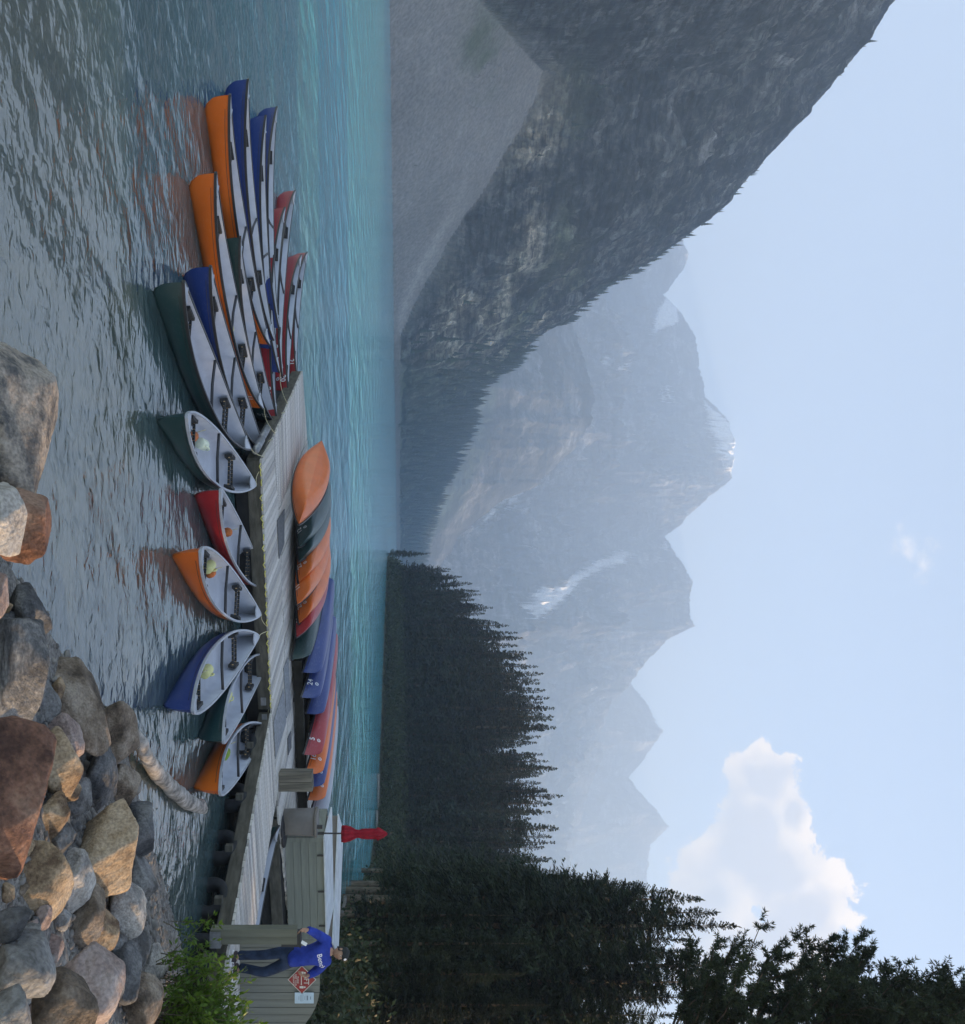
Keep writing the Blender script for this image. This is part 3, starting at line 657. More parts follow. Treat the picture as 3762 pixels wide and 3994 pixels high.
# mats lying on the planks
def mat_on_deck(q_, m_, label):
    P = [pt(x, y, DZ) for x, y in q_]; c = sum(P, Vector()) / 4
    b = MB().prism([(p.x - c.x, p.y - c.y) for p in P], 0, .014)
    o = b.build('rubber_mat', m_); o.location = (c.x, c.y, DZ + .006); tag(o, label, 'mat', 'rubber mats on the dock'); return o
mat_on_deck([(1078, 2030), (1085, 2180), (1105, 2120), (1106, 1985)], MATD, 'dark rubber mat on the planks beside the orange overturned canoe')
mat_on_deck([(1063, 2815), (1071, 2960), (1113, 2815), (1102, 2685)], MATM, 'large ribbed grey mat nearest the moored orange canoe')
mat_on_deck([(1103, 2605), (1114, 2800), (1131, 2765), (1121, 2565)], MATM, 'narrow grey mat behind the large ribbed mat')
mat_on_deck([(1119, 2880), (1121, 2945), (1133, 2915), (1132, 2850)], MATD, 'small dark mat near the wooden bollard')

# ------------------------------------------------------------------ canoes
LEN, HB = 5.0, .415
def station(s):
    a = abs(s)
    b = HB * max(0.0, 1 - a ** 2.15) ** .85
    zg = .275 + .165 * a ** 2.6
    zk = -.085 + .095 * a ** 3 + (.12 * max(0, (a - .93) / .07) ** 2 if a > .93 else 0)
    ex = .55 + .6 * a ** 1.6
    return b, zg, zk, ex
def hull_pt(s, q_, off=0.0):
    """q_ 0 keel .. 1 gunwale; returns x, half width, z"""
    b, zg, zk, ex = station(s)
    th = q_ * math.pi / 2
    y = max(0, b - off) * math.sin(th) ** ex; z = zg - (zg - zk - off) * (math.cos(th) ** max(.55, ex * .9) if q_ < 1 else 0)
    z += .05 * (1 - q_) * (y / HB) * (1 - abs(s) ** 3)
    x = s * LEN / 2 * (1 - .028 * (1 - q_) ** 1.5 * max(0, (abs(s) - .7) / .3))
    return x, y, z
def hull_mesh(name, off, m, ns=44, nq=9):
    ss = [math.sin(math.pi / 2 * (-1 + 2 * i / ns)) * .25 + (-1 + 2 * i / ns) * .75 for i in range(ns + 1)]
    b = MB(); nr = 2 * nq + 1
    for s_ in ss:
        s2 = s_ * (1 - off * .35)
        for k in range(-nq, nq + 1):
            x, y, z = hull_pt(s2, abs(k) / nq, off); b.v.append((x, math.copysign(y, k) if k else 0, max(z, .014) if off else z))
    for i in range(ns):
        for k in range(nr - 1):
            a0 = i * nr + k; f = (a0, a0 + 1, a0 + nr + 1, a0 + nr)
            b.f.append(f if off else f[::-1])
    me = b.mesh(name, m, True)
    sh = me.attributes.new('sharp_edge', 'BOOLEAN', 'EDGE')
    for e in me.edges:
        v0, v1 = e.vertices
        if v0 % nr == nq and v1 % nr == nq: sh.data[e.index].value = True
    return me
def plastic(name, c, wear):
    m, t, p = new_mat(name); L = t.links.new
    tcn = N(t, 'ShaderNodeTexCoord')
    n1 = N(t, 'ShaderNodeTexNoise'); n1.inputs['Scale'].default_value = 2.2; n1.inputs['Detail'].default_value = 6; L(tcn.outputs['Object'], n1.inputs['Vector'])
    mp = N(t, 'ShaderNodeMapping'); mp.inputs['Scale'].default_value = (1.2, 16, 16); L(tcn.outputs['Object'], mp.inputs[0])
    n2 = N(t, 'ShaderNodeTexNoise'); n2.inputs['Scale'].default_value = 2.5; n2.inputs['Detail'].default_value = 7; n2.inputs['Roughness'].default_value = .7; L(mp.outputs[0], n2.inputs['Vector'])
    rp = N(t, 'ShaderNodeValToRGB'); rp.color_ramp.elements[0].position = .3; rp.color_ramp.elements[1].position = .75
    rp.color_ramp.elements[0].color = (*[v * .88 for v in c], 1); rp.color_ramp.elements[1].color = (*[min(1, v * 1.1) for v in c], 1)
    L(n1.outputs['Fac'], rp.inputs[0])
    mr = N(t, 'ShaderNodeMapRange'); mr.inputs['From Min'].default_value = .52; mr.inputs['From Max'].default_value = .75; mr.inputs['To Max'].default_value = wear; mr.clamp = True
    L(n2.outputs['Fac'], mr.inputs['Value'])
    mx = N(t, 'ShaderNodeMix', data_type='RGBA'); L(mr.outputs[0], mx.inputs[0]); L(rp.outputs[0], mx.inputs[6])
    mx.inputs[7].default_value = (*[.7 * v + .17 for v in c], 1); L(mx.outputs[2], p.inputs['Base Color'])
    r2 = N(t, 'ShaderNodeMapRange'); r2.inputs['To Min'].default_value = .26; r2.inputs['To Max'].default_value = .48; L(n2.outputs['Fac'], r2.inputs['Value']); L(r2.outputs[0], p.inputs['Roughness'])
    return m
COL = {'orange': (.66, .125, .010), 'blue': (.008, .034, .165), 'green': (.008, .042, .042), 'red': (.34, .016, .022), 'grey': (.30, .32, .36)}
HULL = {k: plastic(k + '_hull', v, .22) for k, v in COL.items()}
HULL_UP = {k: plastic(k + '_worn_hull', tuple(min(1, 1.02 * x + .012) for x in v), .45) for k, v in COL.items()}
LINER = mat('canoe_liner', (.44, .46, .50), .55, .10, 2.5, .001, 20, .4)
GUN_B = mat('black_gunwale', (.02, .02, .022), .45, .2, 6)
GUN_G = mat('grey_gunwale', (.36, .38, .41), .45, .12, 6)
WOOD = mat('seat_ash', (.55, .34, .16), .55, .2, 8, stretch=(8, 1, 1))
WEB = mat('black_webbing', (.022, .021, .020), .8, .4, 30, .002, 60)
NUM = mat('white_decal', (.75, .76, .76), .5, .1, 20)
hull_me = hull_mesh('hull', 0.0, HULL['orange']); liner_me = hull_mesh('liner', .014, LINER)
def gun_mesh(side, m):
    b = MB(); n = 44; prof = ((-.012, -.028), (.022, -.028), (.022, .012), (-.012, .012))
    for i in range(n + 1):
        s_ = -1 + 2 * i / n; x, y, z = hull_pt(s_, 1)
        for dy, dz in prof: b.v.append((x * 1.004, side * max(y + dy, .004 if dy > 0 else .0), z + dz))
    for i in range(n):
        for k in range(4):
            a0, a1 = i * 4 + k, i * 4 + (k + 1) % 4; f = (a0, a1, a1 + 4, a0 + 4); b.f.append(f if side > 0 else f[::-1])
    b.f += [(0, 1, 2, 3), tuple(n * 4 + k for k in range(4))]
    return b.mesh('gunwale', m)
gun_me = {s_: gun_mesh(s_, GUN_B) for s_ in (-1, 1)}
def ridge_mesh(side):
    b = MB(); n = 36; pts_ = []
    for i in range(n + 1):
        s_ = -.93 + 1.86 * i / n; bb, zg, zk, ex = station(s_); z = zg - .075
        lo, hi = 0., 1.
        for _ in range(24):
            md = (lo + hi) / 2
            if hull_pt(s_, md)[2] < z: lo = md
            else: hi = md
        x, y, zz2 = hull_pt(s_, lo); pts_.append((x, side * (y + .001), zz2))
    return b.tube(pts_, .0045, 5).mesh('rub_line', GUN_B, True)
ridge_me = {s_: ridge_mesh(s_) for s_ in (-1, 1)}
def deck_mesh(e):
    b = MB(); P = []
    for s_ in (1.0, .97, .93, .885):
        x, y, z = hull_pt(s_, 1); P.append((x * e * .999, y, z + .008))
    V = [P[0]]
    for x, y, z in P[1:]: V += [(x, y, z), (x, -y, z)]
    b.add(V, [(0, 1, 2), (1, 3, 4, 2), (3, 5, 6, 4)] if e > 0 else [(0, 2, 1), (2, 4, 3, 1), (4, 6, 5, 3)])
    x, y, z = P[-1]; b.tube([(x, -y, z), (x - .02 * e, 0, z - .01), (x, y, z)], .016, 6)
    return b.mesh('deck_plate', GUN_G)
deck_me = {e: deck_mesh(e) for e in (-1, 1)}
def half_at(x, dz=0.0):
    s_ = x / (LEN / 2); b, zg, zk, ex = station(s_); return b, zg
b_, z_ = half_at(.1); thwart_me = MB().tube([(.1, -b_ + .005, z_ - .01), (.1, 0, z_ - .025), (.1, b_ - .005, z_ - .01)], .024, 8).mesh('thwart', GUN_B, True)
def hull_y(x, z):
    s_ = max(-.995, min(.995, x / (LEN / 2))); lo, hi = 0., 1.
    for _ in range(26):
        md = (lo + hi) / 2
        if hull_pt(s_, md)[2] < z: lo = md
        else: hi = md
    return hull_pt(s_, lo)[1]
def seat_meshes(xc):
    b, zg = half_at(xc); zs = zg - .085; w = hull_y(abs(xc) + .15, zs - .02) - .035
    bars = []
    for dx in (-.12, .12):
        bars.append((MB().box((xc + dx, 0, zs), (.032, 2 * w, .026)).mesh('seat_bar', WOOD), MB()))
    web = MB(); n = max(5, int(2 * w * .7 / .055)); sw_ = 1.36 * w / (n - 1) * .9
    for i in range(n):
        y = -w * .68 + 1.36 * w * i / (n - 1); web.box((xc - .12, y, zs + .003), (.042, sw_, .034)); web.box((xc + .12, y, zs + .003), (.042, sw_, .034)); web.box((xc, y, zs - .004), (.2, .018, .012))
    br = []
    for sd in (-1, 1):
        k_ = MB()
        for zt_ in (zs + .055, zs - .075):
            yt = hull_y(abs(xc) + .14, zt_) - .02
            k_.v += [(xc - .15, sd * yt, zt_), (xc + .15, sd * yt, zt_), (xc + .14, sd * (yt - .05), zt_), (xc - .14, sd * (yt - .05), zt_)]
        k_.f = [(0, 1, 2, 3), (7, 6, 5, 4), (0, 4, 5, 1), (1, 5, 6, 2), (2, 6, 7, 3), (3, 7, 4, 0)]
        br.append(k_.mesh('seat_bracket', WEB))
    return web.mesh('seat', WEB), [q_[0] for q_ in bars], br
SEATS = [seat_meshes(-1.45), seat_meshes(1.25)]

def text_mesh(body, size):
    cu = bpy.data.curves.new('lettering', 'FONT'); cu.body = body; cu.size = size; cu.align_x = 'CENTER'; cu.resolution_u = 3; cu.offset = size * .012
    o = bpy.data.objects.new('lettering', cu); C.objects.link(o)
    dg = bpy.context.evaluated_depsgraph_get(); me = bpy.data.meshes.new_from_object(o.evaluated_get(dg))
    bpy.data.objects.remove(o); bpy.data.curves.remove(cu); return me
def decal(body, side, xc, zc, size, parent, name='number'):
    """lettering laid onto the hull side; side -1 reads towards +x"""
    if body == 'o':
        b = MB()
        for r0, r1 in ((.62, 1.0), (0.0, .25)):
            n = 18; o = len(b.v)
            for i in range(n):
                a = 2 * math.pi * i / n; b.v += [(r0 * math.cos(a) * size, r0 * math.sin(a) * size, 0), (r1 * math.cos(a) * size, r1 * math.sin(a) * size, 0)]
            b.f += [(o + 2 * i, o + 2 * i + 1, o + 2 * ((i + 1) % n) + 1, o + 2 * ((i + 1) % n)) for i in range(n)]
        me = b.mesh('emblem')
    else: me = text_mesh(body, size)
    bm = bmesh.new(); bm.from_mesh(me)
    bmesh.ops.subdivide_edges(bm, edges=[e for e in bm.edges if e.calc_length() > .05], cuts=2)
    for v in bm.verts:
        x = xc + (v.co.x if side < 0 else -v.co.x); z = zc + v.co.y
        v.co = Vector((x, side * (hull_y(x, z) + .0045), z))
    bm.to_mesh(me); bm.free(); me.materials.clear(); me.materials.append(NUM)
    o = link(name, me, parent); return o

CANOES = []
def canoe(colour, A, B, label, group, gun='black', flip=False, number=None, side=-1, z=0.0, roll=0.0, pitch=0.0, seats=True, cat='canoe', nx=1.62, emblem=True, roofs=False):
    A, B = Vector(A), Vector(B); d = (B - A); L_ = Vector((d.x, d.y)).length; c = (A + B) / 2
    o = empty('canoe', (c.x, c.y, z)); tag(o, label, cat, group)
    m = Matrix.Translation((c.x, c.y, z)) @ Matrix.Rotation(math.atan2(d.y, d.x), 4, 'Z') @ Matrix.Rotation(-pitch, 4, 'Y')
    if flip: m = m @ Matrix.Rotation(math.pi + roll, 4, 'X')
    else: m = m @ Matrix.Rotation(roll, 4, 'X')
    o.matrix_world = m @ Matrix.Diagonal((L_ / LEN, 1, 1, 1))
    h = link('hull', hull_me, o); set_mat(h, (HULL_UP if flip else HULL)[colour])
    link('liner', liner_me, o)
    for s_ in (-1, 1):
        g_ = link('gunwale', gun_me[s_], o); set_mat(g_, GUN_G if gun == 'grey' else GUN_B)
        link('rub_line', ridge_me[s_], o); link('deck_plate', deck_me[s_], o)
    link('thwart', thwart_me, o)
    if seats:
        for web, bars, br in SEATS:
            st = link('seat', web, o)
            for q_ in bars: link('seat_bar', q_, st)
            for q_ in br: link('seat_bracket', q_, st)
    if number:
        zt = .19
        decal(number, side, nx, zt + (.03 if flip else 0), .18, o)
        if emblem: decal('o', side, nx + (.0), zt - .075, .042, o, 'emblem')
    CANOES.append((o, A, B)); return o
GZ = .43
def moor(colour, a, b, label, group, **k):
    A, B = pt(*a, GZ), pt(*b, GZ); A.z = B.z = 0
    return canoe(colour, A, B, label, group, **k)
g1 = 'canoes fanned out from the angled dock edge'; g2 = 'canoes moored along the front of the dock'
moor('red', (1197, 985), (1161, 1498), 'farthest red canoe of the moored fan, bow at the dock corner', g1, number='21', nx=1.9)
moor('red', (1175, 995), (1129, 1573), 'red canoe numbered 20, second from the dock corner', g1, number='20', nx=1.9)
moor('red', (1150, 743), (1100, 1470), 'long red canoe whose stern sticks out beyond the two at the dock corner', g1, number='2', nx=1.9)
moor('red', (1110, 810), (1077, 1625), 'nearest of the four red canoes, between the blue ones and number 20', g1, number='28', nx=2.0)
moor('blue', (1079, 417), (1087, 1280), 'blue canoe next to the reds, stern far out in the lake', g1)
moor('blue', (1035, 450), (1088, 1453), 'blue canoe numbered 8 at its bow', g1, number='8', nx=1.75, emblem=False)
moor('blue', (966, 309), (1066, 1326), 'blue canoe whose stern reaches farthest out into the lake', g1)
moor('orange', (895, 370), (1050, 1344), 'orange canoe lying against the blue canoe that reaches farthest out', g1)
moor('green', (935, 925), (1084, 1663), 'dark green canoe wedged between two orange ones, numbered 25', g1, number='25', nx=1.85)
moor('orange', (840, 675), (1025, 1593), 'orange canoe numbered 11 with a yellow bailer inside', g1, number='11', nx=2.0)
moor('blue', (819, 1040), (1030, 1760), 'blue canoe beside the nearest green canoe of the fan', g1)
moor('green', (714, 1100), (975, 1751), 'dark green canoe closest to the camera in the fan', g1)
moor('green', (726, 1625), (995, 1891), 'dark green canoe holding an orange bag and a pale bailer', g2, gun='grey')
moor('red', (858, 1913), (1045, 2280), 'red canoe between the dark green and the orange one at the dock front', g2, gun='grey')
moor('orange', (779, 2153), (1014, 2396), 'orange canoe with a yellow bailer, bow roped beside the blue one', g2, gun='grey')
moor('blue', (749, 2769), (1007, 2482), 'blue canoe moored next to the orange one, with a camouflage bag inside', g2, gun='grey')
moor('green', (869, 2892), (1052, 2562), 'dark green canoe half hidden behind the blue one at the dock front', g2, gun='grey')
moor('orange', (855, 3084), (1042, 2841), 'orange canoe moored nearest the walkway and driftwood', g2, gun='grey')
canoe('green', (8.85, 14.3, 0), (6.60, 18.85, 0), 'dark green canoe floating in the slip between walkway and storage bins', 'canoes afloat in the slip', number='16', nx=2.0, z=.15)

# overturned canoes drying along the back of the dock; the near end is +x
g3 = 'overturned canoes stored on the dock'
AX = Vector((-.40, .917, 0)).normalized()
def upturn(colour, x, y, label, number=None, zt=.80, roll=0.0, L_=4.9, ax=AX, emblem=True):
    """near tip of the gunwale at photo position x, y and height zt; roll 0 = flat upside down, 90 degrees = on its side"""
    T = pt(x, y, zt); A = T + ax * L_
    yh = Vector((-ax.y, ax.x, 0)) * -1.0
    sh = yh * (-.44 * math.sin(roll))
    T0 = Vector((T.x, T.y, 0)) + sh; A0 = Vector((A.x, A.y, 0)) + sh
    return canoe(colour, A0, T0, label, g3, gun='black', flip=True, number=number, side=1, z=zt + .44 * math.cos(roll), roll=roll, seats=False, nx=2.06, emblem=emblem)
rl = R(47); zs_ = .775
upturn('orange', 1163, 2048, 'orange canoe on its side at the open end of the row, its whole bottom showing', zt=.93, roll=R(70), L_=4.75, ax=Vector((-.385, .923, 0)).normalized())
upturn('green', 1163, 2136, 'first of two dark green canoes on their sides beside the end orange one', '12', roll=rl, zt=zs_)
upturn('green', 1165, 2191, 'second dark green canoe on its side, tucked against the orange trio', roll=rl, zt=zs_)
upturn('orange', 1163, 2276, 'orange canoe on its side, numbered 22', '22', roll=rl, zt=zs_)
upturn('orange', 1156, 2360, 'orange canoe on its side, numbered 11, middle of the orange trio', '11', roll=rl, emblem=False, zt=zs_)
upturn('orange', 1163, 2434, 'orange canoe on its side, numbered 23, next to the single red one', '23', roll=rl, zt=zs_)
upturn('red', 1153, 2487, 'red canoe on its side, squeezed between the orange trio and the blues', '30', roll=R(38), zt=.73)
upturn('green', 1133, 2573, 'dark green upturned canoe lying lowest, under the blue ones', roll=R(4), zt=.60)
ru = R(-10)
upturn('blue', 1177, 2622, 'first upturned blue canoe, above the low green one', zt=.82, roll=ru)
upturn('blue', 1172, 2720, 'upturned blue canoe numbered 24', '24', zt=.80, roll=ru)
upturn('blue', 1191, 2783, 'upturned blue canoe between number 24 and the faded reds', zt=.82, roll=ru)
upturn('red', 1200, 2855, 'faded red upturned canoe next to the blues', zt=.84, roll=ru)
upturn('red', 1181, 2943, 'faded red upturned canoe numbered 5', '5', zt=.80, roll=ru)
upturn('orange', 1186, 3016, 'upturned orange canoe beside the faded red number 5', '16', zt=.82, roll=ru)
upturn('blue', 1191, 3066, 'upturned blue canoe numbered 7 behind the wooden bollard', '7', zt=.82, roll=ru)
upturn('orange', 1196, 3120, 'last upturned orange canoe, ending behind the grey barrel', '9', zt=.82, roll=ru)
upturn('grey', 1203, 3185, 'silvery grey upturned canoe at the back of the row', zt=.84, roll=ru)
# low timber racks under the upturned canoes; deep dark rails stand in for shade
RACK_SHADE = mat('shade_dark_rack_timber', (.03, .027, .022), .85, .3, 4, .006, 20, .2)
for i, (a, b, lab) in enumerate((((3.5, 21.3), (7.9, 22.6), 'timber rack bearing the near ends of the upturned canoes, its deep dark rail standing in for shade'), ((2.0, 24.2), (6.2, 25.4), 'timber rack bearing the far ends of the upturned canoes, its deep dark rail standing in for shade'))):
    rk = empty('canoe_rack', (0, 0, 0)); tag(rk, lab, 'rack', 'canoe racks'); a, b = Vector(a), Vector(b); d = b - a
    o = MB().box((0, 0, 0), (d.length, .16, .22)).build('rail', RACK_SHADE, rk); c = (a + b) / 2; o.location = (c.x, c.y, .69); o.rotation_euler = (0, 0, math.atan2(d.y, d.x))  # rail deepened into a dark board, filling the gap as shade would
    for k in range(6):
        p = a.lerp(b, (k + .3) / 5.6); MB().box((p.x, p.y, .64), (.09, .09, .16)).build('leg', RACK_SHADE, rk)

# mooring lines
def line(pts_, label, r_=.007, m=ROPE, group='mooring lines'):
    o = MB().tube(pts_, r_, 5).build('mooring_line', m, None, True); tag(o, label, 'rope', group); return o
def sag(a, b, k=.06, n=7):
    a, b = Vector(a), Vector(b); return [a.lerp(b, i / n) - Vector((0, 0, k * 4 * (i / n) * (1 - i / n))) for i in range(n + 1)]
ends = {i: b for i, (o, a, b) in enumerate(CANOES)}
tip = lambda i: Vector((ends[i].x, ends[i].y, .455))
for i, (dx, dy), lab in ((0, (-3.35, 22.75), 'line tying the farthest red canoe to the dock'), (1, (-2.75, 21.2), 'line tying red canoe number 20 to the dock'), (3, (-2.2, 19.8), 'line tying the nearest red canoe to the dock'),
                         (5, (-2.45, 20.4), 'long line from blue canoe number 8 to the dock'), (8, (-1.65, 18.4), 'line tying the wedged green canoe to the dock'), (9, (-1.6, 18.3), 'line tying orange canoe number 11 to the dock'),
                         (11, (-1.03, 16.85), 'line tying the closest green canoe of the fan to the corner'), (10, (-1.45, 17.8), 'line tying the blue canoe beside it to the dock edge'), (12, (-.85, 16.75), 'line tying the green canoe with the orange bag'),
                         (14, (2.3, 17.62), 'line tying the front orange canoe to the shared cleat'), (15, (2.33, 17.64), 'line tying the front blue canoe to the shared cleat'), (17, (3.75, 18.02), 'line tying the orange canoe nearest the walkway')):
    line(sag(tip(i), (dx, dy, DZ + .02)), lab)

# small gear lying in the canoes
BAIL = mat('yellow_plastic', (.66, .62, .26), .45, .12, 5); BAIL2 = mat('pale_plastic', (.72, .76, .55), .45, .1, 5)
BAGO = mat('orange_bag', (.55, .14, .03), .75, .35, 12, .004, 40); BAGC = mat('camouflage_bag', (.07, .075, .035), .8, .7, 14, .004, 40); BAGG = mat('green_bag', (.22, .33, .04), .75, .35, 12, .004, 40)
def in_canoe(i, x, y=0.0, dz=.0):
    o, A, B = CANOES[i]; d = (B - A); u = Vector((d.x, d.y, 0)).normalized(); n = Vector((-u.y, u.x, 0)); c = (A + B) / 2
    p = c + u * x + n * y; p.z = .016 + dz; return p, math.atan2(u.y, u.x)
def bailer(i, x, y, m, label):
    p, a = in_canoe(i, x, y); o = empty('bailer', p, a + random.uniform(-.5, .5)); tag(o, label, 'bailer', 'bailers lying in canoes')
    b = MB(); prof = [(.0, .0), (.075, .0), (.085, .03), (.085, .18), (.07, .21)]
    b.lathe([(.02, 0), (.08, .005), (.088, .03), (.088, .19), (.070, .22), (.03, .24), (.026, .27)], 12); me = b.mesh('jug', m, True); j = link('jug', me, o); j.rotation_euler = (0, R(78), .3); j.location = (0, 0, .085)
    h = MB().tube([(.06, -.03, .17), (.09, -.03, .215), (.17, -.03, .215), (.19, -.03, .17)], .012, 6).build('handle', m, o, True); return o
def bag(i, x, y, m, label, s_=1.0, tiltz=0.4):
    p, a = in_canoe(i, x, y); o = empty('throw_bag', p, a + tiltz); tag(o, label, 'bag', 'throw bags lying in canoes')
    b = MB(); pts_ = [(-.17 * s_, 0, .06), (-.14 * s_, 0, .075), (-.05 * s_, .01, .085), (.06 * s_, 0, .082), (.13 * s_, -.01, .07), (.16 * s_, 0, .06), (.19 * s_, 0, .055)]
    b.tube(pts_, [.03, .07, .085, .08, .06, .022, .03], 10); b.build('pouch', m, o, True)
    MB().tube([(.18 * s_, 0, .06), (.25 * s_, .03, .12), (.30 * s_, .05, .22)], .008, 5).build('strap', ROPE, o, True); return o
bailer(12, -.55, .12, BAIL2, 'pale bailer in the dark green canoe with the orange bag'); bag(12, -.95, .12, BAGO, 'orange throw bag in the dark green canoe', 1.0)
bag(13, -.2, .16, BAGO, 'orange throw bag with blue strap in the red canoe', .7)
bailer(14, -.75, .16, BAIL, 'yellow bailer in the front orange canoe'); bag(14, -.40, .18, BAGO, 'orange bag beside the bailer in the front orange canoe', .7)
bailer(15, -.55, -.02, BAIL, 'yellow bailer in the front blue canoe'); bag(15, -1.15, -.06, BAGC, 'camouflage bag in the front blue canoe', 1.15)
bailer(16, -.7, .05, BAIL, 'yellow bailer in the half hidden green canoe'); bag(17, -.25, .08, BAGG, 'green and yellow bag in the orange canoe nearest the walkway', .9)
bailer(9, .2, -.1, BAIL, 'yellow bailer in orange canoe number 11')

# ------------------------------------------------------------------ storage bins, bollard, barrel, parasol
SIDING = mat('grey_green_siding', (.20, .21, .175), .75, .14, 3, .003, 24, .3, stretch=(.3, 1, 4))
SIDING2 = mat('brown_grey_siding', (.19, .165, .14), .75, .14, 3, .003, 24, .3, stretch=(.3, 1, 4))
LIDW = mat('white_lid', (.52, .55, .56), .55, .15, 2.5, .001, 30, .4)
IRON = mat('black_iron', (.018, .018, .02), .5, .3, 10)
def bin_(x, y, ang, Lx, Dy, H, sid, label, hinges=True):
    o = empty('storage_bin', (x, y, DZ + .005), ang); tag(o, label, 'storage bin', 'storage bins on the dock')
    n = 5; bh = H / n
    for k in range(n):                       # lapped siding, each course a board of its own
        for nm, c, d, rx in (('siding_board', (Lx / 2, .0, bh * (k + .5)), (Lx - .16, .03, bh - .008), 0), ('siding_board', (.0, Dy / 2, bh * (k + .5)), (.03, Dy - .16, bh - .008), 0)):
            b = MB().box((0, 0, 0), d); q_ = b.build(nm, sid, o); q_.location = c
            q_.rotation_euler = (R(-2.2), 0, 0) if d[0] > .1 else (0, R(2.2), 0)
    for cx, cy2 in ((.03, .03), (Lx - .03, .03), (.03, Dy - .03)):
        MB().box((0, 0, 0), (.10, .10, H - .004)).build('corner_post', sid, o).location = (cx, cy2, H / 2)
    MB().box((0, 0, 0), (Lx - .08, Dy - .08, H - .02)).build('inner_case', sid, o).location = (Lx / 2, Dy / 2, H / 2 - .005)
    l = MB().box((0, 0, 0), (Lx + .1, Dy + .12, .03)).build('lid', LIDW, o); l.location = (Lx / 2, Dy / 2 - .01, H + .05); l.rotation_euler = (R(3.5), 0, 0)
    if hinges:
        for hx in (.42, Lx * .5 + .05, Lx - .35):
            MB().box((0, 0, 0), (.035, .012, .16)).build('hinge', IRON, o).location = (hx, -.035, H - .07)
    return o
bin_(7.27, 20.0, R(14), 2.6, 1.12, .86, SIDING, 'grey-green clapboard storage bin with a white lid, behind the gate post')
bin_(8.35, 24.6, R(-40), 3.2, 1.1, .86, SIDING2, 'brown-grey storage bin with white lid, behind the grey-green one', False)
LOGW = mat('bollard_wood', (.135, .12, .095), .85, .4, 3, .006, 20, .2, stretch=(5, 5, .4))
bo = empty('wooden_bollard', (5.72, 19.15, DZ)); tag(bo, 'stubby weathered wooden bollard beside the grey barrel', 'bollard')
for k, (x, w) in enumerate(((-.10, .19), (.10, .19))):
    MB().box((0, 0, 0), (w, .36, .70)).build('timber', LOGW, bo).location = (x, .005 * k, .35 + .01 * k)
barrel_m = mat('taupe_plastic', (.145, .128, .110), .55, .12, 3, .002, 20, .4)
br = empty('waste_bin', (6.82, 19.75, DZ), R(12)); tag(br, 'taupe rounded waste bin standing between bollard and storage bin', 'waste bin')
b = MB(); prof = []
for z, k in ((0, .90), (.02, .93), (.70, 1.0)):
    prof.append((k, z))
n = 20
for k, z in prof:
    for i in range(n):
        a = 2 * math.pi * i / n; cx = math.copysign(abs(math.cos(a)) ** .38, math.cos(a)) * .24; sy = math.copysign(abs(math.sin(a)) ** .38, math.sin(a)) * .26
        b.v.append((cx * k, sy * k, z))
b.f = [(r_ * n + i, r_ * n + (i + 1) % n, (r_ + 1) * n + (i + 1) % n, (r_ + 1) * n + i) for r_ in range(2) for i in range(n)] + [tuple(range(n))[::-1], tuple(range(2 * n, 3 * n))]
b.build('bin_body', barrel_m, br, True)
b = MB()
for k, z in ((1.07, .70), (1.09, .72), (1.07, .755), (.9, .765)):
    for i in range(n):
        a = 2 * math.pi * i / n; cx = math.copysign(abs(math.cos(a)) ** .38, math.cos(a)) * .24; sy = math.copysign(abs(math.sin(a)) ** .38, math.sin(a)) * .26
        b.v.append((cx * k, sy * k, z))
b.f = [(r_ * n + i, r_ * n + (i + 1) % n, (r_ + 1) * n + (i + 1) % n, (r_ + 1) * n + i) for r_ in range(3) for i in range(n)] + [tuple(range(n))[::-1], tuple(range(3 * n, 4 * n))]
b.build('bin_lid', barrel_m, br)
RED = mat('red_canvas', (.27, .012, .022), .85, .3, 9, .006, 30, .2)
ps = empty('parasol', (7.06, 19.72, DZ)); tag(ps, 'closed dark red parasol on a black pole by the storage bins', 'parasol')
MB().lathe([(.30, 0), (.31, .03), (.28, .06), (.05, .08), (.04, .16)], 24).build('base', IRON, ps, True)
MB().tube([(0, 0, .05), (0, 0, .9)], .033, 10).build('pole_sleeve', IRON, ps); MB().tube([(0, 0, .85), (.02, .02, 2.32)], .018, 8).build('pole', IRON, ps)
b = MB(); prof = [(.06, 0), (.155, -.02), (.165, .06), (.14, .18), (.085, .30), (.075, .36), (.10, .44), (.105, .62), (.095, .74), (.125, .78), (.10, .84), (.045, .95), (.02, .99)]
b.lathe(prof, 48, (0, 0, 0), .16, 8); cvs = b.build('canopy', RED, ps, True); cvs.location = (.02, .02, 1.30)
MB().lathe([(.01, 0), (.03, .02), (.03, .06), (.01, .09)], 10).build('finial', IRON, ps, True).location = (.02, .02, 2.29)
pp = empty('black_pole', (6.86, 19.55, DZ)); tag(pp, 'short black pole in a round base, left of the parasol', 'pole')
MB().lathe([(.24, 0), (.25, .03), (.2, .05), (.04, .07)], 20).build('base', IRON, pp, True); MB().tube([(0, 0, .05), (0, 0, .86)], .032, 10).build('tube', IRON, pp)
MB().tube([(0, 0, .74), (0, 0, .88)], .045, 10).build('collar', IRON, pp)

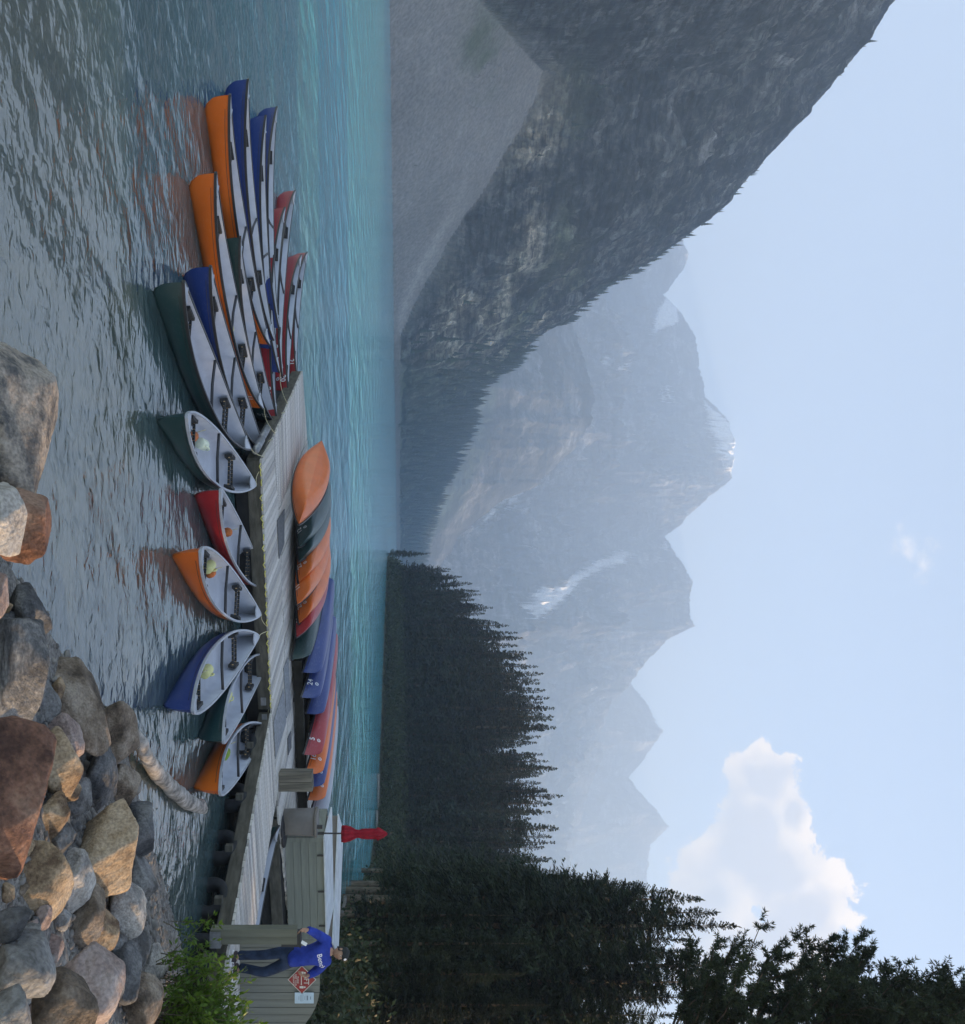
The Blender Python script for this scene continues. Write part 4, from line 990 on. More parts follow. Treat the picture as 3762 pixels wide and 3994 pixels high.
# ------------------------------------------------------------------ boarded fence with signs
fence = empty('boarded_fence', (0, 14.35, 0)); tag(fence, 'grey-green boarded screen with a rounded end behind the person', 'screen')
FB = mat('screen_boards', (.185, .185, .155), .8, .12, 3, .003, 24, .25, stretch=(4, 4, .3))
yb = 3668.0
k = 0
while yb < 4080:
    w = 29.0; x0 = (yb - YC) / F_PX * 14.35; x1 = (yb + w - YC) / F_PX * 14.35
    def top(y): 
        t_ = max(0, (y - 3850) / 150.); return HC + (1246 - 62 * t_ ** 2.1 - XH) / F_PX * 14.35
    za, zb2 = top(yb), top(yb + w); zlo = .35
    g_ = .004; d = .004 * (k % 2)
    V = [(x0 + g_, -d, zlo), (x1 - g_, -d, zlo), (x1 - g_, .03 - d, zlo), (x0 + g_, .03 - d, zlo), (x0 + g_, -d, za), (x1 - g_, -d, zb2), (x1 - g_, .03 - d, zb2), (x0 + g_, .03 - d, za)]
    MB().add(V, [(3, 2, 1, 0), (4, 5, 6, 7), (0, 1, 5, 4), (1, 2, 6, 5), (2, 3, 7, 6), (3, 0, 4, 7)]).build('board', FB, fence)
    yb += w; k += 1
for z in (.55, 1.45): MB().box((7.75, .075, z), (1.75, .05, .1)).build('rail', FB, fence)
MB().box((6.95, .10, .95), (.10, .10, 1.2)).build('fence_post', FB, fence); MB().box((8.45, .10, .85), (.10, .10, 1.0)).build('fence_post', FB, fence)
SIGNR = mat('sign_red', (.30, .022, .018), .5, .1, 8); SIGNW = mat('sign_white', (.62, .58, .50), .5, .06, 8); PAPER = mat('poster_paper', (.44, .56, .62), .6, .06, 6); INK = mat('print_ink', (.16, .22, .27), .6, .1, 10)
def flat_sign(poly, y, m, name, parent, th=.006):
    V = [(p[0], 0, p[1]) for p in poly] + [(p[0], th, p[1]) for p in poly]; n = len(poly)
    o = MB().add(V, [tuple(range(n)), tuple(range(n, 2 * n))[::-1]] + [(i, n + i, n + (i + 1) % n, (i + 1) % n) for i in range(n)]).build(name, m, parent); o.location = (0, y, 0); return o
def lettering(body, size, x, z, y, m, parent, name='lettering', cx=1.0):
    me = text_mesh(body, size); me.transform(Matrix.Diagonal((cx, 1, 1, 1))); me.materials.clear(); me.materials.append(m); o = link(name, me, parent); o.rotation_euler = (R(90), 0, 0); o.location = (x, y, z); return o
sc_ = ptY(1177, 3820, 14.33)
sg = empty('warning_sign', sc_); tag(sg, 'red diamond distance sign with white lettering on the boarded screen', 'sign')
dia = lambda r_: [(0, -r_), (r_, 0), (0, r_), (-r_, 0)]
flat_sign(dia(.228), -.012, SIGNW, 'border', sg); flat_sign(dia(.213), -.016, SIGNR, 'panel', sg)
lettering('6FT', .115, 0, .035, -.019, SIGNW, sg, cx=.85)
for i, tx in enumerate(('PLEASE', 'KEEP YOUR', 'DISTANCE')): lettering(tx, .036, 0, -.075 - .034 * i, -.019, SIGNW, sg)
MB().box((0, 0, 0), (.13, .002, .012)).build('arrow', SIGNW, sg).location = (0, -.0185, -.008)
for s_ in (-1, 1):
    fig = MB(); fig.lathe([(.001, .06), (.013, .065), (.013, .085), (.001, .09)], 10); fig.box((0, 0, .025), (.032, .004, .062), taper=1.25)
    o = fig.build('figure_symbol', SIGNW, sg); o.scale = (1, .12, 1); o.location = (s_ * .115, -.019, -.03)
    flat_sign([(s_ * .085, .0), (s_ * .062, .014), (s_ * .062, -.014)], -.0188, SIGNW, 'arrow', sg, .001).location.z = -.008
pc = ptY(1186, 3891, 14.33); po = empty('paper_notice', pc); tag(po, 'pale blue paper notice right of the red diamond sign', 'notice')
flat_sign([(-.087, -.152), (.087, -.152), (.087, .152), (-.087, .152)], -.012, PAPER, 'sheet', po, .003)
for z, w, h in ((.10, .05, .012), (.05, .075, .022), (.045 - .035, .06, .006), (-.02, .10, .006), (-.04, .11, .006), (-.06, .10, .006), (-.085, .06, .006)):
    MB().box((0, 0, 0), (w, .001, h)).build('print_line', INK, po).location = (0, -.0135, z)

# ------------------------------------------------------------------ person
def skin_mesh(name, joints, bones, m, sub=2, root=0):
    me = bpy.data.meshes.new(name); me.from_pydata([j[0] for j in joints], bones, []); me.update()
    o = bpy.data.objects.new(name, me); C.objects.link(o)
    md = o.modifiers.new('skin', 'SKIN'); md.use_smooth_shade = True
    for i, j in enumerate(joints):
        r_ = j[1]; sv_ = me.skin_vertices[0].data[i]; sv_.radius = r_ if isinstance(r_, tuple) else (r_, r_); sv_.use_root = (i == root)
    s2 = o.modifiers.new('sub', 'SUBSURF'); s2.levels = sub; s2.render_levels = sub
    dg = bpy.context.evaluated_depsgraph_get(); out = bpy.data.meshes.new_from_object(o.evaluated_get(dg))
    bpy.data.objects.remove(o); out.name = name; out.materials.clear(); out.materials.append(m)
    out.polygons.foreach_set('use_smooth', [True] * len(out.polygons)); return out
SKIN = mat('skin', (.36, .20, .13), .6, .12, 12); HAIR = mat('dark_hair', (.012, .010, .009), .7, .3, 40)
SWEAT = mat('blue_sweatshirt', (.018, .045, .28), .85, .2, 7, .010, 11, .2); JEANS = mat('dark_jeans', (.020, .035, .068), .85, .45, 6, .006, 20, .2)
SHOE = mat('dark_shoe', (.03, .018, .022), .7, .3, 12); SHOEW = mat('shoe_white', (.72, .71, .74), .6, .08, 12); CAP = mat('dark_cap', (.012, .014, .014), .8, .3, 20)
pf = pt(902, 3745, DZ); person = empty('person', (pf.x, pf.y, DZ + .005)); tag(person, 'person in blue sweatshirt, jeans and dark cap leaning on the post', 'person')
# one continuous body under the clothes
bj = [((-.04, .02, .94), (.09, .07)), ((-.06, .01, 1.12), (.09, .07)), ((-.12, 0, 1.34), (.11, .08)), ((-.135, 0, 1.48), (.07, .07)), ((-.125, -.02, 1.56), (.052, .056)),
      ((-.31, 0, 1.43), .05), ((-.445, -.06, 1.27), .038), ((-.545, -.17, 1.165), .028), ((-.54, -.21, 1.11), (.042, .018)),
      ((.03, .02, 1.43), .05), ((.20, .07, 1.27), .038), ((.185, -.10, 1.165), .028), ((.16, -.16, 1.13), (.042, .018)),
      ((-.12, .02, .86), .055), ((-.075, .0, .48), .052), ((-.06, .03, .10), .04), ((-.05, -.10, .05), (.04, .03)),
      ((.05, .03, .86), .055), ((.165, -.06, .49), .052), ((.16, .10, .11), .04), ((.19, -.02, .05), (.04, .03))]
bb_ = [(0, 1), (1, 2), (2, 3), (3, 4), (2, 5), (5, 6), (6, 7), (7, 8), (2, 9), (9, 10), (10, 11), (11, 12), (0, 13), (13, 14), (14, 15), (15, 16), (0, 17), (17, 18), (18, 19), (19, 20)]
body = link('body', skin_mesh('body', bj, bb_, SKIN, 2), person)
# head with a face, turned a little to its left
bm = bmesh.new(); bmesh.ops.create_icosphere(bm, subdivisions=4, radius=1.0)
for v in bm.verts:
    x, y, z = v.co; k = 1 - .22 * max(0, -z) ** 1.5
    jx = x * .076 * k; jy = y * .094 * (k if y > 0 else 1 - .10 * max(0, -z)); jz = z * .117
    if y < -.2:
        jy -= .020 * math.exp(-((x / .16) ** 2 + ((z + .08) / .22) ** 2)) * (1 + .4 * (z < -.08))                # nose
        for sx in (-1, 1): jy += .011 * math.exp(-(((x - sx * .42) / .22) ** 2 + ((z - .08) / .13) ** 2))       # eye sockets
        jy -= .006 * math.exp(-((x / .4) ** 2 + ((z + .47) / .07) ** 2)) ; jy += .005 * math.exp(-((x / .35) ** 2 + ((z + .40) / .035) ** 2))   # lips
        jy -= .008 * math.exp(-((x / .4) ** 2 + ((z + .85) / .2) ** 2))                                       # chin
    v.co = (jx, jy, jz)
hm = bpy.data.meshes.new('head'); bm.to_mesh(hm); bm.free(); hm.materials.append(SKIN); hm.polygons.foreach_set('use_smooth', [True] * len(hm.polygons))
hd = link('head', hm, body); hd.location = (-.12, -.03, 1.655); hd.rotation_euler = (R(4), R(7), R(24))
EYEW = mat('eye_white', (.6, .58, .55), .3, .05, 5); EYED = mat('eye_dark', (.02, .014, .01), .2, .1, 5); LIP = mat('lips', (.30, .12, .10), .6, .1, 12)
for sx in (-1, 1):
    MB().lathe([(.001, -.011), (.009, -.006), (.011, 0), (.009, .006), (.001, .011)], 10).build('eye', EYEW, hd, True).location = (sx * .031, -.071, .010)
    MB().lathe([(.001, -.006), (.005, -.003), (.005, .003), (.001, .006)], 8).build('eye', EYED, hd, True).location = (sx * .031, -.0795, .010)
    MB().tube([(sx * .016, -.086, .026), (sx * .032, -.084, .031), (sx * .048, -.074, .026)], .0035, 5).build('eyebrow', HAIR, hd, True)
    e_ = MB().lathe([(.004, -.03), (.017, -.02), (.022, 0), (.02, .018), (.006, .028)], 10).build('ear', SKIN, hd, True); e_.location = (sx * .076, .008, 0); e_.scale = (.45, 1, 1)
MB().tube([(-.022, -.087, -.048), (0, -.093, -.046), (.022, -.087, -.048)], .004, 6).build('mouth', LIP, hd, True)
# cap worn over short hair
b = MB(); n = 24
rows = [(1.0, .02), (1.01, .045), (.97, .08), (.82, .11), (.5, .13), (.05, .138)]
for k, z in rows:
    for i in range(n):
        a = 2 * math.pi * i / n; b.v.append((.083 * k * math.cos(a), .101 * k * math.sin(a) + .002, z + (.012 if math.sin(a) < -.3 and z < .05 else 0)))
b.f = [(r_ * n + i, r_ * n + (i + 1) % n, (r_ + 1) * n + (i + 1) % n, (r_ + 1) * n + i) for r_ in range(len(rows) - 1) for i in range(n)] + [tuple((len(rows) - 1) * n + i for i in range(n))]
cp = b.build('cap', CAP, person, True); cp.location = hd.location; cp.rotation_euler = (R(4), R(7), R(24))
em = MB().lathe([(.002, 0), (.022, .0), (.022, .003), (.002, .004)], 16).build('cap_badge', SHOEW, cp); em.location = (.0, -.098, .082); em.rotation_euler = (R(72), 0, 0)
b = MB()
for k, z in ((1.0, -.045), (1.03, -.01), (1.03, .03)):
    for i in range(14):
        a = R(-12) + R(204) * i / 13; b.v.append((.079 * k * math.cos(a), .098 * k * math.sin(a), z - (.02 * math.sin(a) if z < -.03 else 0)))
b.f = [(r_ * 14 + i, r_ * 14 + i + 1, (r_ + 1) * 14 + i + 1, (r_ + 1) * 14 + i) for r_ in range(2) for i in range(13)]
hr = b.build('hair', HAIR, person, True); hr.location = hd.location; hr.rotation_euler = (R(4), R(7), R(24))
# clothes
sj = [((-.035, .02, .84), (0.179, 0.138)), ((-.045, .02, .95), (0.185, 0.138)), ((-.05, .015, 1.06), (0.190, 0.143)), ((-.08, .01, 1.22), (0.185, 0.138)), ((-.125, 0, 1.38), (0.185, 0.127)), ((-.14, .0, 1.475), (0.095, 0.088)), ((-.135, -.005, 1.515), (0.074, 0.073)),
      ((-.305, 0, 1.435), 0.090), ((-.445, -.06, 1.27), 0.071), ((-.53, -.15, 1.185), 0.052), ((-.545, -.165, 1.168), 0.047),
      ((.03, .02, 1.43), 0.090), ((.205, .07, 1.27), 0.074), ((.19, -.07, 1.185), 0.054), ((.187, -.09, 1.172), 0.048)]
sb_ = [(0, 1), (1, 2), (2, 3), (3, 4), (4, 5), (5, 6), (4, 7), (7, 8), (8, 9), (9, 10), (4, 11), (11, 12), (12, 13), (13, 14)]
sw_me = skin_mesh('sweatshirt', sj, sb_, SWEAT, 2)
# folds
co = np.empty(len(sw_me.vertices) * 3, np.float32); sw_me.vertices.foreach_get('co', co); co = co.reshape(-1, 3)
nr_ = np.empty(len(sw_me.vertices) * 3, np.float32); sw_me.vertex_normals.foreach_get('vector', nr_); nr_ = nr_.reshape(-1, 3)
co += nr_ * (.012 * fbm(co * np.array([9, 9, 16]) + 3, 3)[:, None]); sw_me.vertices.foreach_set('co', co.ravel()); sw_me.update()
sw = link('sweatshirt', sw_me, person)
jj = [((-.04, .02, 1.04), (.12, .095)), ((-.04, .02, .90), (.14, .11)), ((-.125, .015, .82), (.098, .1)), ((-.08, -.005, .50), (.072, .075)), ((-.062, .025, .22), (.066, .07)), ((-.058, .03, .075), (.072, .078)),
      ((.06, .02, .81), (.098, .1)), ((.165, -.055, .50), (.074, .078)), ((.165, .06, .24), (.066, .07)), ((.16, .095, .085), (.072, .078))]
link('jeans', skin_mesh('jeans', jj, [(0, 1), (1, 2), (2, 3), (3, 4), (4, 5), (1, 6), (6, 7), (7, 8), (8, 9)], JEANS, 2), person)
for (x, y, z), a in (((-.055, -.02, .0), R(12)), ((.175, .04, .0), R(28))):
    b = MB()
    P = [(-.0, .10, .05), (0, .05, .055), (0, -.03, .05), (0, -.11, .038), (0, -.16, .03)]
    b.tube(P, [.035, .046, .048, .046, .028], 12, flat=.95); s_ = b.build('shoe', SHOE, person, True); s_.location = (x, y, z); s_.rotation_euler = (0, 0, a)
    MB().prism([(-.04, .11), (-.048, -.02), (-.044, -.12), (-.02, -.175), (.02, -.175), (.044, -.12), (.048, -.02), (.04, .11)], 0, .022).build('shoe_sole', SHOEW, s_)
    MB().box((0, -.135, .045), (.07, .06, .035), taper=.6).build('toe_cap', SHOEW, s_)
# hands: palm with thumb and four curled fingers
def hand(root, fwd, down, sgn):
    fwd = Vector(fwd).normalized(); down = Vector(down).normalized(); sd = fwd.cross(down) * sgn; root = Vector(root)
    J = [(tuple(root), .024), (tuple(root + fwd * .045), (.030, .018)), (tuple(root + fwd * .085), (.034, .016))]; B_ = [(0, 1), (1, 2)]
    for i, (off, ln) in enumerate(((-.030, .072), (-.010, .082), (.010, .078), (.030, .062))):
        p = root + fwd * .085 + sd * off; i0 = len(J)
        J += [(tuple(p + fwd * .02), .0095), (tuple(p + fwd * ln * .55 + down * ln * .25), .009), (tuple(p + fwd * ln * .7 + down * ln * .75), .0075)]; B_ += [(2, i0), (i0, i0 + 1), (i0 + 1, i0 + 2)]
    i0 = len(J); p = root + fwd * .03 - sd * .028
    J += [(tuple(p - sd * .012 + fwd * .012), .011), (tuple(p - sd * .028 + fwd * .04 + down * .012), .010), (tuple(p - sd * .024 + fwd * .068 + down * .03), .008)]; B_ += [(1, i0), (i0, i0 + 1), (i0 + 1, i0 + 2)]
    return link('hand', skin_mesh('hand', J, B_, SKIN, 2), body)
hand((-.545, -.17, 1.165), (-.1, -.45, -.85), (.5, -.6, -.2), 1); hand((.187, -.10, 1.165), (-.35, -.5, -.75), (-.8, .2, -.3), -1)
# chest lettering pressed onto the cloth
bv = BVHTree.FromPolygons([v.co[:] for v in sw_me.vertices], [p.vertices[:] for p in sw_me.polygons])
me = text_mesh('Bench', .105); bm = bmesh.new(); bm.from_mesh(me); bmesh.ops.subdivide_edges(bm, edges=[e for e in bm.edges if e.calc_length() > .03], cuts=2)
ca, sa = math.cos(R(12)), math.sin(R(12))
for v in bm.verts:
    x = -.03 + v.co.x * ca - v.co.y * sa; z = 1.335 + v.co.x * sa + v.co.y * ca
    h = bv.ray_cast(Vector((x, -1, z)), Vector((0, 1, 0))); v.co = Vector((x, (h[0].y if h[0] else -.1) - .006, z))
bm.to_mesh(me); bm.free(); me.materials.clear(); me.materials.append(SHOEW); link('chest_lettering', me, sw)

# ------------------------------------------------------------------ trees
NEEDLE = foliage('spruce_needles', (.007, .013, .009), (.034, .050, .024), scale=.25, transl=.12)
NEEDLE_NEAR = foliage('near_spruce_needles', (.008, .014, .008), (.042, .060, .026), scale=.6, transl=.15)
BARK = mat('spruce_bark', (.10, .078, .06), .95, .4, 6, .02, 12, .1, stretch=(1, 1, .3)); BARK2 = mat('pale_trunk', (.17, .13, .10), .95, .4, 6, .02, 12, .1, stretch=(1, 1, .3))
DEAD = mat('dead_branch', (.17, .16, .15), .9, .3, 6)
def sprays(P0, DIR, SIDE, L_, W_):
    """flat needle sprays: a narrow diamond each. arrays (n,3),(n,3),(n,3),(n),(n)"""
    n = len(P0); tipp = P0 + DIR * L_[:, None]; mid = P0 + DIR * (L_ * .45)[:, None]
    V = np.stack([P0, mid - SIDE * (W_ / 2)[:, None], tipp, mid + SIDE * (W_ / 2)[:, None]], 1).reshape(-1, 3)
    i = np.arange(n)[:, None] * 4
    return V, np.concatenate([i, i + 1, i + 2, i + 3], 1)
def unit(a): return a / (np.linalg.norm(a, axis=1)[:, None] + 1e-9)
def spruce_crown(h, r, z0, nb, nt, seed, droop=.45, wl=.16, ll=.42, bare=.0, top_r=.10):
    """nb boughs, nt twig pairs per bough"""
    g = np.random.default_rng(seed); V = []; Fc = []; base = 0
    f = np.sort(g.random(nb) ** .92); z = z0 + (h - z0) * f
    prof = (1 - f) ** .98 * (1 - .35 * np.exp(-f * 9)) + top_r * (1 - f)
    lay = 1 + .22 * np.sin(f * 46 + g.random() * 6)
    ln = r * prof * lay * g.uniform(.55, 1.25, nb) + .05
    az = g.random(nb) * 2 * np.pi; drp = droop * (1 - .75 * f) * g.uniform(.6, 1.3, nb); up = .10 + .55 * f ** 2
    for k in range(nt):
        t_ = (k + g.random(nb) * .9) / nt; t_ = t_ * .92 + .06
        rad = ln * t_; zz3 = z + ln * (up * t_ - drp * t_ ** 1.6 + .18 * t_ ** 5)
        P = np.stack([rad * np.cos(az), rad * np.sin(az), zz3], 1)
        out = np.stack([np.cos(az), np.sin(az), up - 1.4 * drp * t_], 1); out = unit(out)
        sd = np.stack([-np.sin(az), np.cos(az), np.zeros(nb)], 1)
        for s_ in (-1, 1):
            d = unit(out * g.uniform(.45, .95, nb)[:, None] + sd * (s_ * g.uniform(.5, 1.0, nb))[:, None] + np.stack([np.zeros(nb), np.zeros(nb), g.uniform(-.75, .12, nb)], 1))
            side = unit(np.cross(d, g.normal(size=(nb, 3)) * .5 + np.array([0, 0, 1.0])))
            L2 = ll * (1.1 - .55 * t_) * g.uniform(.55, 1.25, nb) * np.clip(ln / (r * .5), .16, 1.15); W2 = wl * g.uniform(.6, 1.3, nb) * np.clip(L2 / ll + .12, .2, 1.2)
            v, q_ = sprays(P, d, side, L2, W2); V.append(v); Fc.append(q_ + base); base += len(v)
    # bough tips and leader
    P = np.stack([ln * .9 * np.cos(az), ln * .9 * np.sin(az), z + ln * (up * .9 - drp * .85 + .1)], 1); d = unit(np.stack([np.cos(az), np.sin(az), .1 - .3 * drp], 1)); side = unit(np.cross(d, g.normal(size=(nb, 3))))
    v, q_ = sprays(P, d, side, ll * .7 * np.clip(ln / r, .3, 1), np.full(nb, wl * .8)); V.append(v); Fc.append(q_ + base); base += len(v)
    n = 14; P = np.stack([np.zeros(n), np.zeros(n), h - .9 + .07 * np.arange(n)], 1); d = unit(np.stack([g.normal(size=n) * .5, g.normal(size=n) * .5, np.ones(n)], 1)); side = unit(np.cross(d, g.normal(size=(n, 3))))
    v, q_ = sprays(P, d, side, np.full(n, .35), np.full(n, .07)); V.append(v); Fc.append(q_ + base)
    return np.concatenate(V), np.concatenate(Fc)
def spruce_proto(h, r, z0, nb, nt, seed, m, bark, **k):
    v, q_ = spruce_crown(h, r, z0, nb, nt, seed, **k); crown = np_mesh('crown', v, q_, m)
    g = random.Random(seed); b = MB().tube([(0, 0, -.6), (g.uniform(-.05, .05), g.uniform(-.05, .05), h * .3), (0, 0, h * .7), (0, 0, h * .97)], [h * .0125 + .04, h * .010 + .02, h * .005 + .01, .012], 8)
    for i in range(int(z0 * 5)):           # dead snags on the lower stem
        zz4 = g.uniform(.6, z0 + 1); a = g.random() * 6.28; l = g.uniform(.3, 1.0); b.tube([(0, 0, zz4), (l * math.cos(a), l * math.sin(a), zz4 - .1 * l)], [.015, .006], 4, False)
    return crown, b.mesh('trunk', bark, True)
FAR_P = [spruce_proto(26, rr, z0, nb, 7, 11 + i, NEEDLE, BARK, wl=.34, ll=.95) for i, (rr, z0, nb) in enumerate(((2.5, 1.5, 420), (2.0, 2.5, 380), (3.0, 1.0, 460), (1.7, 1.5, 360), (2.3, 5.0, 330)))]
NEAR_P = [spruce_proto(20, rr, z0, nb, 19, 41 + i, NEEDLE_NEAR, BARK2, wl=.10, ll=.50) for i, (rr, z0, nb) in enumerate(((2.5, 3.2, 780), (2.1, 4.2, 700), (2.9, 2.6, 820)))]
TREES = 0
def put_tree(x, y, hgt, protos, base_h, label, group, name='spruce_tree', i=None, wide=1.0):
    global TREES
    cr, tr = protos[(TREES if i is None else i) % len(protos)]; TREES += 1
    o = empty(name, (x, y, ground_z(x, y) - .15), random.random() * 6.28); k = hgt / base_h; w = k * random.uniform(.9, 1.15) * wide; o.scale = (w, w, k)
    tag(o, label, 'tree', group); link('trunk', tr, o); link('crown', cr, o); return o
TOPS = [(2160, 1680), (2235, 1790), (2290, 1860), (2330, 1905), (2400, 1935), (2450, 2010), (2510, 2070), (2600, 2110), (2700, 2140), (2790, 2190), (2850, 2180), (2990, 2185), (3110, 2210), (3190, 2180), (3300, 2180), (3390, 2228), (3440, 2180), (3480, 2300)]
FRONT = [(2160, 256), (2235, 222), (2300, 212), (2500, 192), (2800, 164), (3000, 152), (3150, 142), (3300, 122), (3400, 104), (3500, 84)]
def far_tree(ypx, extra, frac, label='dark spruce in the dense wood along the right shore'):
    Y = float(np.interp(ypx, [a for a, _ in FRONT], [b for _, b in FRONT])) + extra
    X = (ypx - YC) / F_PX * Y; top = float(np.interp(ypx, [a for a, _ in TOPS], [b for _, b in TOPS]))
    zt = HC + (top - XH) / F_PX * Y; g_ = ground_z(X, Y)
    put_tree(X, Y, max(5, (zt - g_) * frac), FAR_P, 26, label, 'spruces of the dense wood', wide=1.15 if frac > .6 else 1.3)
far_tree(2160, 0, 1.0, 'lone small spruce standing at the tip of the wooded shore')
yv = 2228.0
while yv < 3500:
    far_tree(yv, random.uniform(1, 5), random.choice((1.0, .93, .98, .82, .9, .7))); far_tree(yv + random.uniform(-12, 12), random.uniform(8, 16), random.uniform(.72, .98))
    if random.random() < .8: far_tree(yv + random.uniform(-15, 15), random.uniform(18, 32), random.uniform(.68, .96))
    if random.random() < .75: far_tree(yv + random.uniform(-15, 15), random.uniform(.2, 2.0), random.uniform(.28, .55))
    yv += random.uniform(19, 31)
# taller, nearer spruces behind the boat house landing
for ypx, Y, top, lab in ((3395, 74, 2060, 'spruce at the inner end of the wood, just before the tall near ones'), (3448, 58, 2490, 'slim spruce at the left side of the tall near group'), (3478, 52, 2640, 'second slim spruce of the tall near group'), (3507, 49, 2745, 'tall near spruce with a clear tip against the pale sky'),
                         (3560, 47, 2805, 'tall near spruce with many side tops below the cloud'), (3611, 45, 2885, 'tall near spruce pointing at the middle of the cloud'), (3665, 46, 2690, 'lower near spruce in the dip right of the cloud-pointing one'), (3715, 48, 2740, 'near spruce just left of the tallest one'), (3767, 41, 3030, 'tallest near spruce, spire against the cloud'),
                         (3830, 40, 2830, 'near spruce standing above the boarded screen'), (3890, 43, 2760, 'near spruce with sky showing through its boughs'), (3960, 39, 2640, 'near spruce at the edge of the picture'), (4030, 41, 2800, 'near spruce just leaving the picture edge'),
                         (3520, 57, 2480, 'dense spruce behind the near group'), (3610, 55, 2570, 'dark spruce filling the gap in the near group'), (3720, 56, 2500, 'dark spruce behind the tallest one'), (3860, 54, 2520, 'dark spruce behind the screen'), (3980, 52, 2460, 'dark spruce behind the edge tree'),
                         (3570, 40, 2050, 'low spruce in front of the near group'), (3680, 38, 2120, 'young spruce close behind the person'), (3800, 36, 2060, 'young spruce close behind the screen'), (3920, 35, 2150, 'young spruce behind the paper notice')):
    X = (ypx - YC) / F_PX * Y; g_ = ground_z(X, Y); zt = HC + (top - XH) / F_PX * Y
    put_tree(X, Y, zt - g_, NEAR_P, 20, lab, 'near spruces behind the landing')
# the same wood goes on beyond the picture edge and shades the dock
for X, Y, hh in ((19.5, 14.2, 14), (23, 15.8, 16), (27, 14.8, 17), (19, 17.5, 15), (21, 20.5, 16), (18.5, 22.5, 15), (23, 24, 17), (20, 26.5, 16), (24, 29, 18), (25, 19, 17), (28, 23, 19), (21, 30, 17), (30, 28, 19)):
    put_tree(X, Y, hh, NEAR_P, 20, 'spruce of the wood continuing past the picture edge', 'spruces past the picture edge')

# ragged pine crown leaning in at the edge
def pine(name, X, Y, zt, zb, rad, seed, label):
    g = np.random.default_rng(seed); o = empty(name, (X, Y, ground_z(X, Y) - .1)); tag(o, label, 'tree'); z00 = o.location.z
    b = MB().tube([(0, 0, 0), (.1, 0, zb * .6), (0, .1, (zb + zt) / 2), (.05, 0, zt)], [.22, .17, .10, .02], 8)
    P = []; Dv = []
    for i in range(300):
        f = g.random() ** .8; z = zb + (zt - zb) * f; L_ = rad * (1 - f) ** .55 * (.25 + .75 * min(1, f * 6 + .45)) * g.uniform(.55, 1.15) + .25; a = g.random() * 6.28; up = g.uniform(.15, .75)
        pts_ = [(0, 0, z)]; d = np.array([math.cos(a), math.sin(a), .05])
        for k in range(1, 6):
            t_ = k / 5; q_ = np.array([L_ * t_ * math.cos(a + .25 * math.sin(3 * t_ + i)), L_ * t_ * math.sin(a + .25 * math.sin(3 * t_ + i)), z + L_ * up * t_ ** 1.8]); pts_.append(tuple(q_))
        b.tube(pts_, [.04, .032, .026, .02, .014, .008], 4, False)
        pa = np.array(pts_)
        for k in range(int(12 + L_ * 13)):
            t_ = g.uniform(.25, 1.0) * 5; i0 = min(4, int(t_)); base = pa[i0] + (pa[i0 + 1] - pa[i0]) * (t_ - i0); dd = pa[i0 + 1] - pa[i0]; dd = dd / np.linalg.norm(dd)
            tw = dd * g.uniform(.2, .9) + g.normal(size=3) * .45 + np.array([0, 0, .35]); tw /= np.linalg.norm(tw); tl = g.uniform(.12, .36)
            for j in range(4): P.append(base + tw * tl * (j + 1) / 4); Dv.append(tw)
    b.build('trunk', BARK, o, True); P = np.array(P); Dv = np.array(Dv); m_ = 11
    P2 = np.repeat(P, m_, 0); d2 = unit(np.repeat(Dv, m_, 0) * g.uniform(.3, 1.1, len(P2))[:, None] + g.normal(size=(len(P2), 3)) * .62); side = unit(np.cross(d2, g.normal(size=(len(P2), 3))))
    v, q_ = sprays(P2, d2, side, g.uniform(.08, .15, len(P2)), np.full(len(P2), .024)); link('crown', np_mesh('crown', v, q_, NEEDLE_NEAR), o); return o
pine('pine_tree', 12.6, 21.5, 17.6, 9.6, 2.6, 3, 'ragged pine crown reaching in at the top of the picture edge')
pine('pine_tree', 15.3, 22.5, 20.5, 10.5, 3.0, 8, 'second pine crown behind the ragged one at the picture edge')

# undergrowth along the wooded shore
SHRUB = foliage('shore_shrubs', (.016, .026, .012), (.055, .075, .028), scale=.8, transl=.15)
g = np.random.default_rng(5); P = []; Sz = []
for a, b_ in zip(SHORE_R[14:-4], SHORE_R[15:-3]):
    L_ = np.hypot(*(b_ - a)); n = int(L_ * 12)
    d = (b_ - a) / L_; nrm = np.array([d[1], -d[0]])
    for i in range(n):
        q_ = a + d * g.random() * L_ + nrm * (g.random() ** 1.4 * 7 + .35); z = ground_z(*q_); hgt = g.uniform(.4, 1.6) * (1 + min(1.2, np.hypot(*q_) / 120)); 
        k = 34; P.append(np.stack([q_[0] + g.normal(size=k) * .55, q_[1] + g.normal(size=k) * .55, z + g.random(k) * hgt], 1)); Sz.append(np.full(k, 1 + np.hypot(*q_) / 90))
P = np.concatenate(P); Sz = np.concatenate(Sz); d = unit(g.normal(size=P.shape) + np.array([0, 0, .7])); side = unit(np.cross(d, g.normal(size=P.shape)))
v, q_ = sprays(P, d, side, .17 * Sz * g.uniform(.6, 1.3, len(P)), .09 * Sz); tag(link('shore_undergrowth', np_mesh('shore_undergrowth', v, q_, SHRUB)), 'low green shrubs along the wooded shore', kind='stuff')
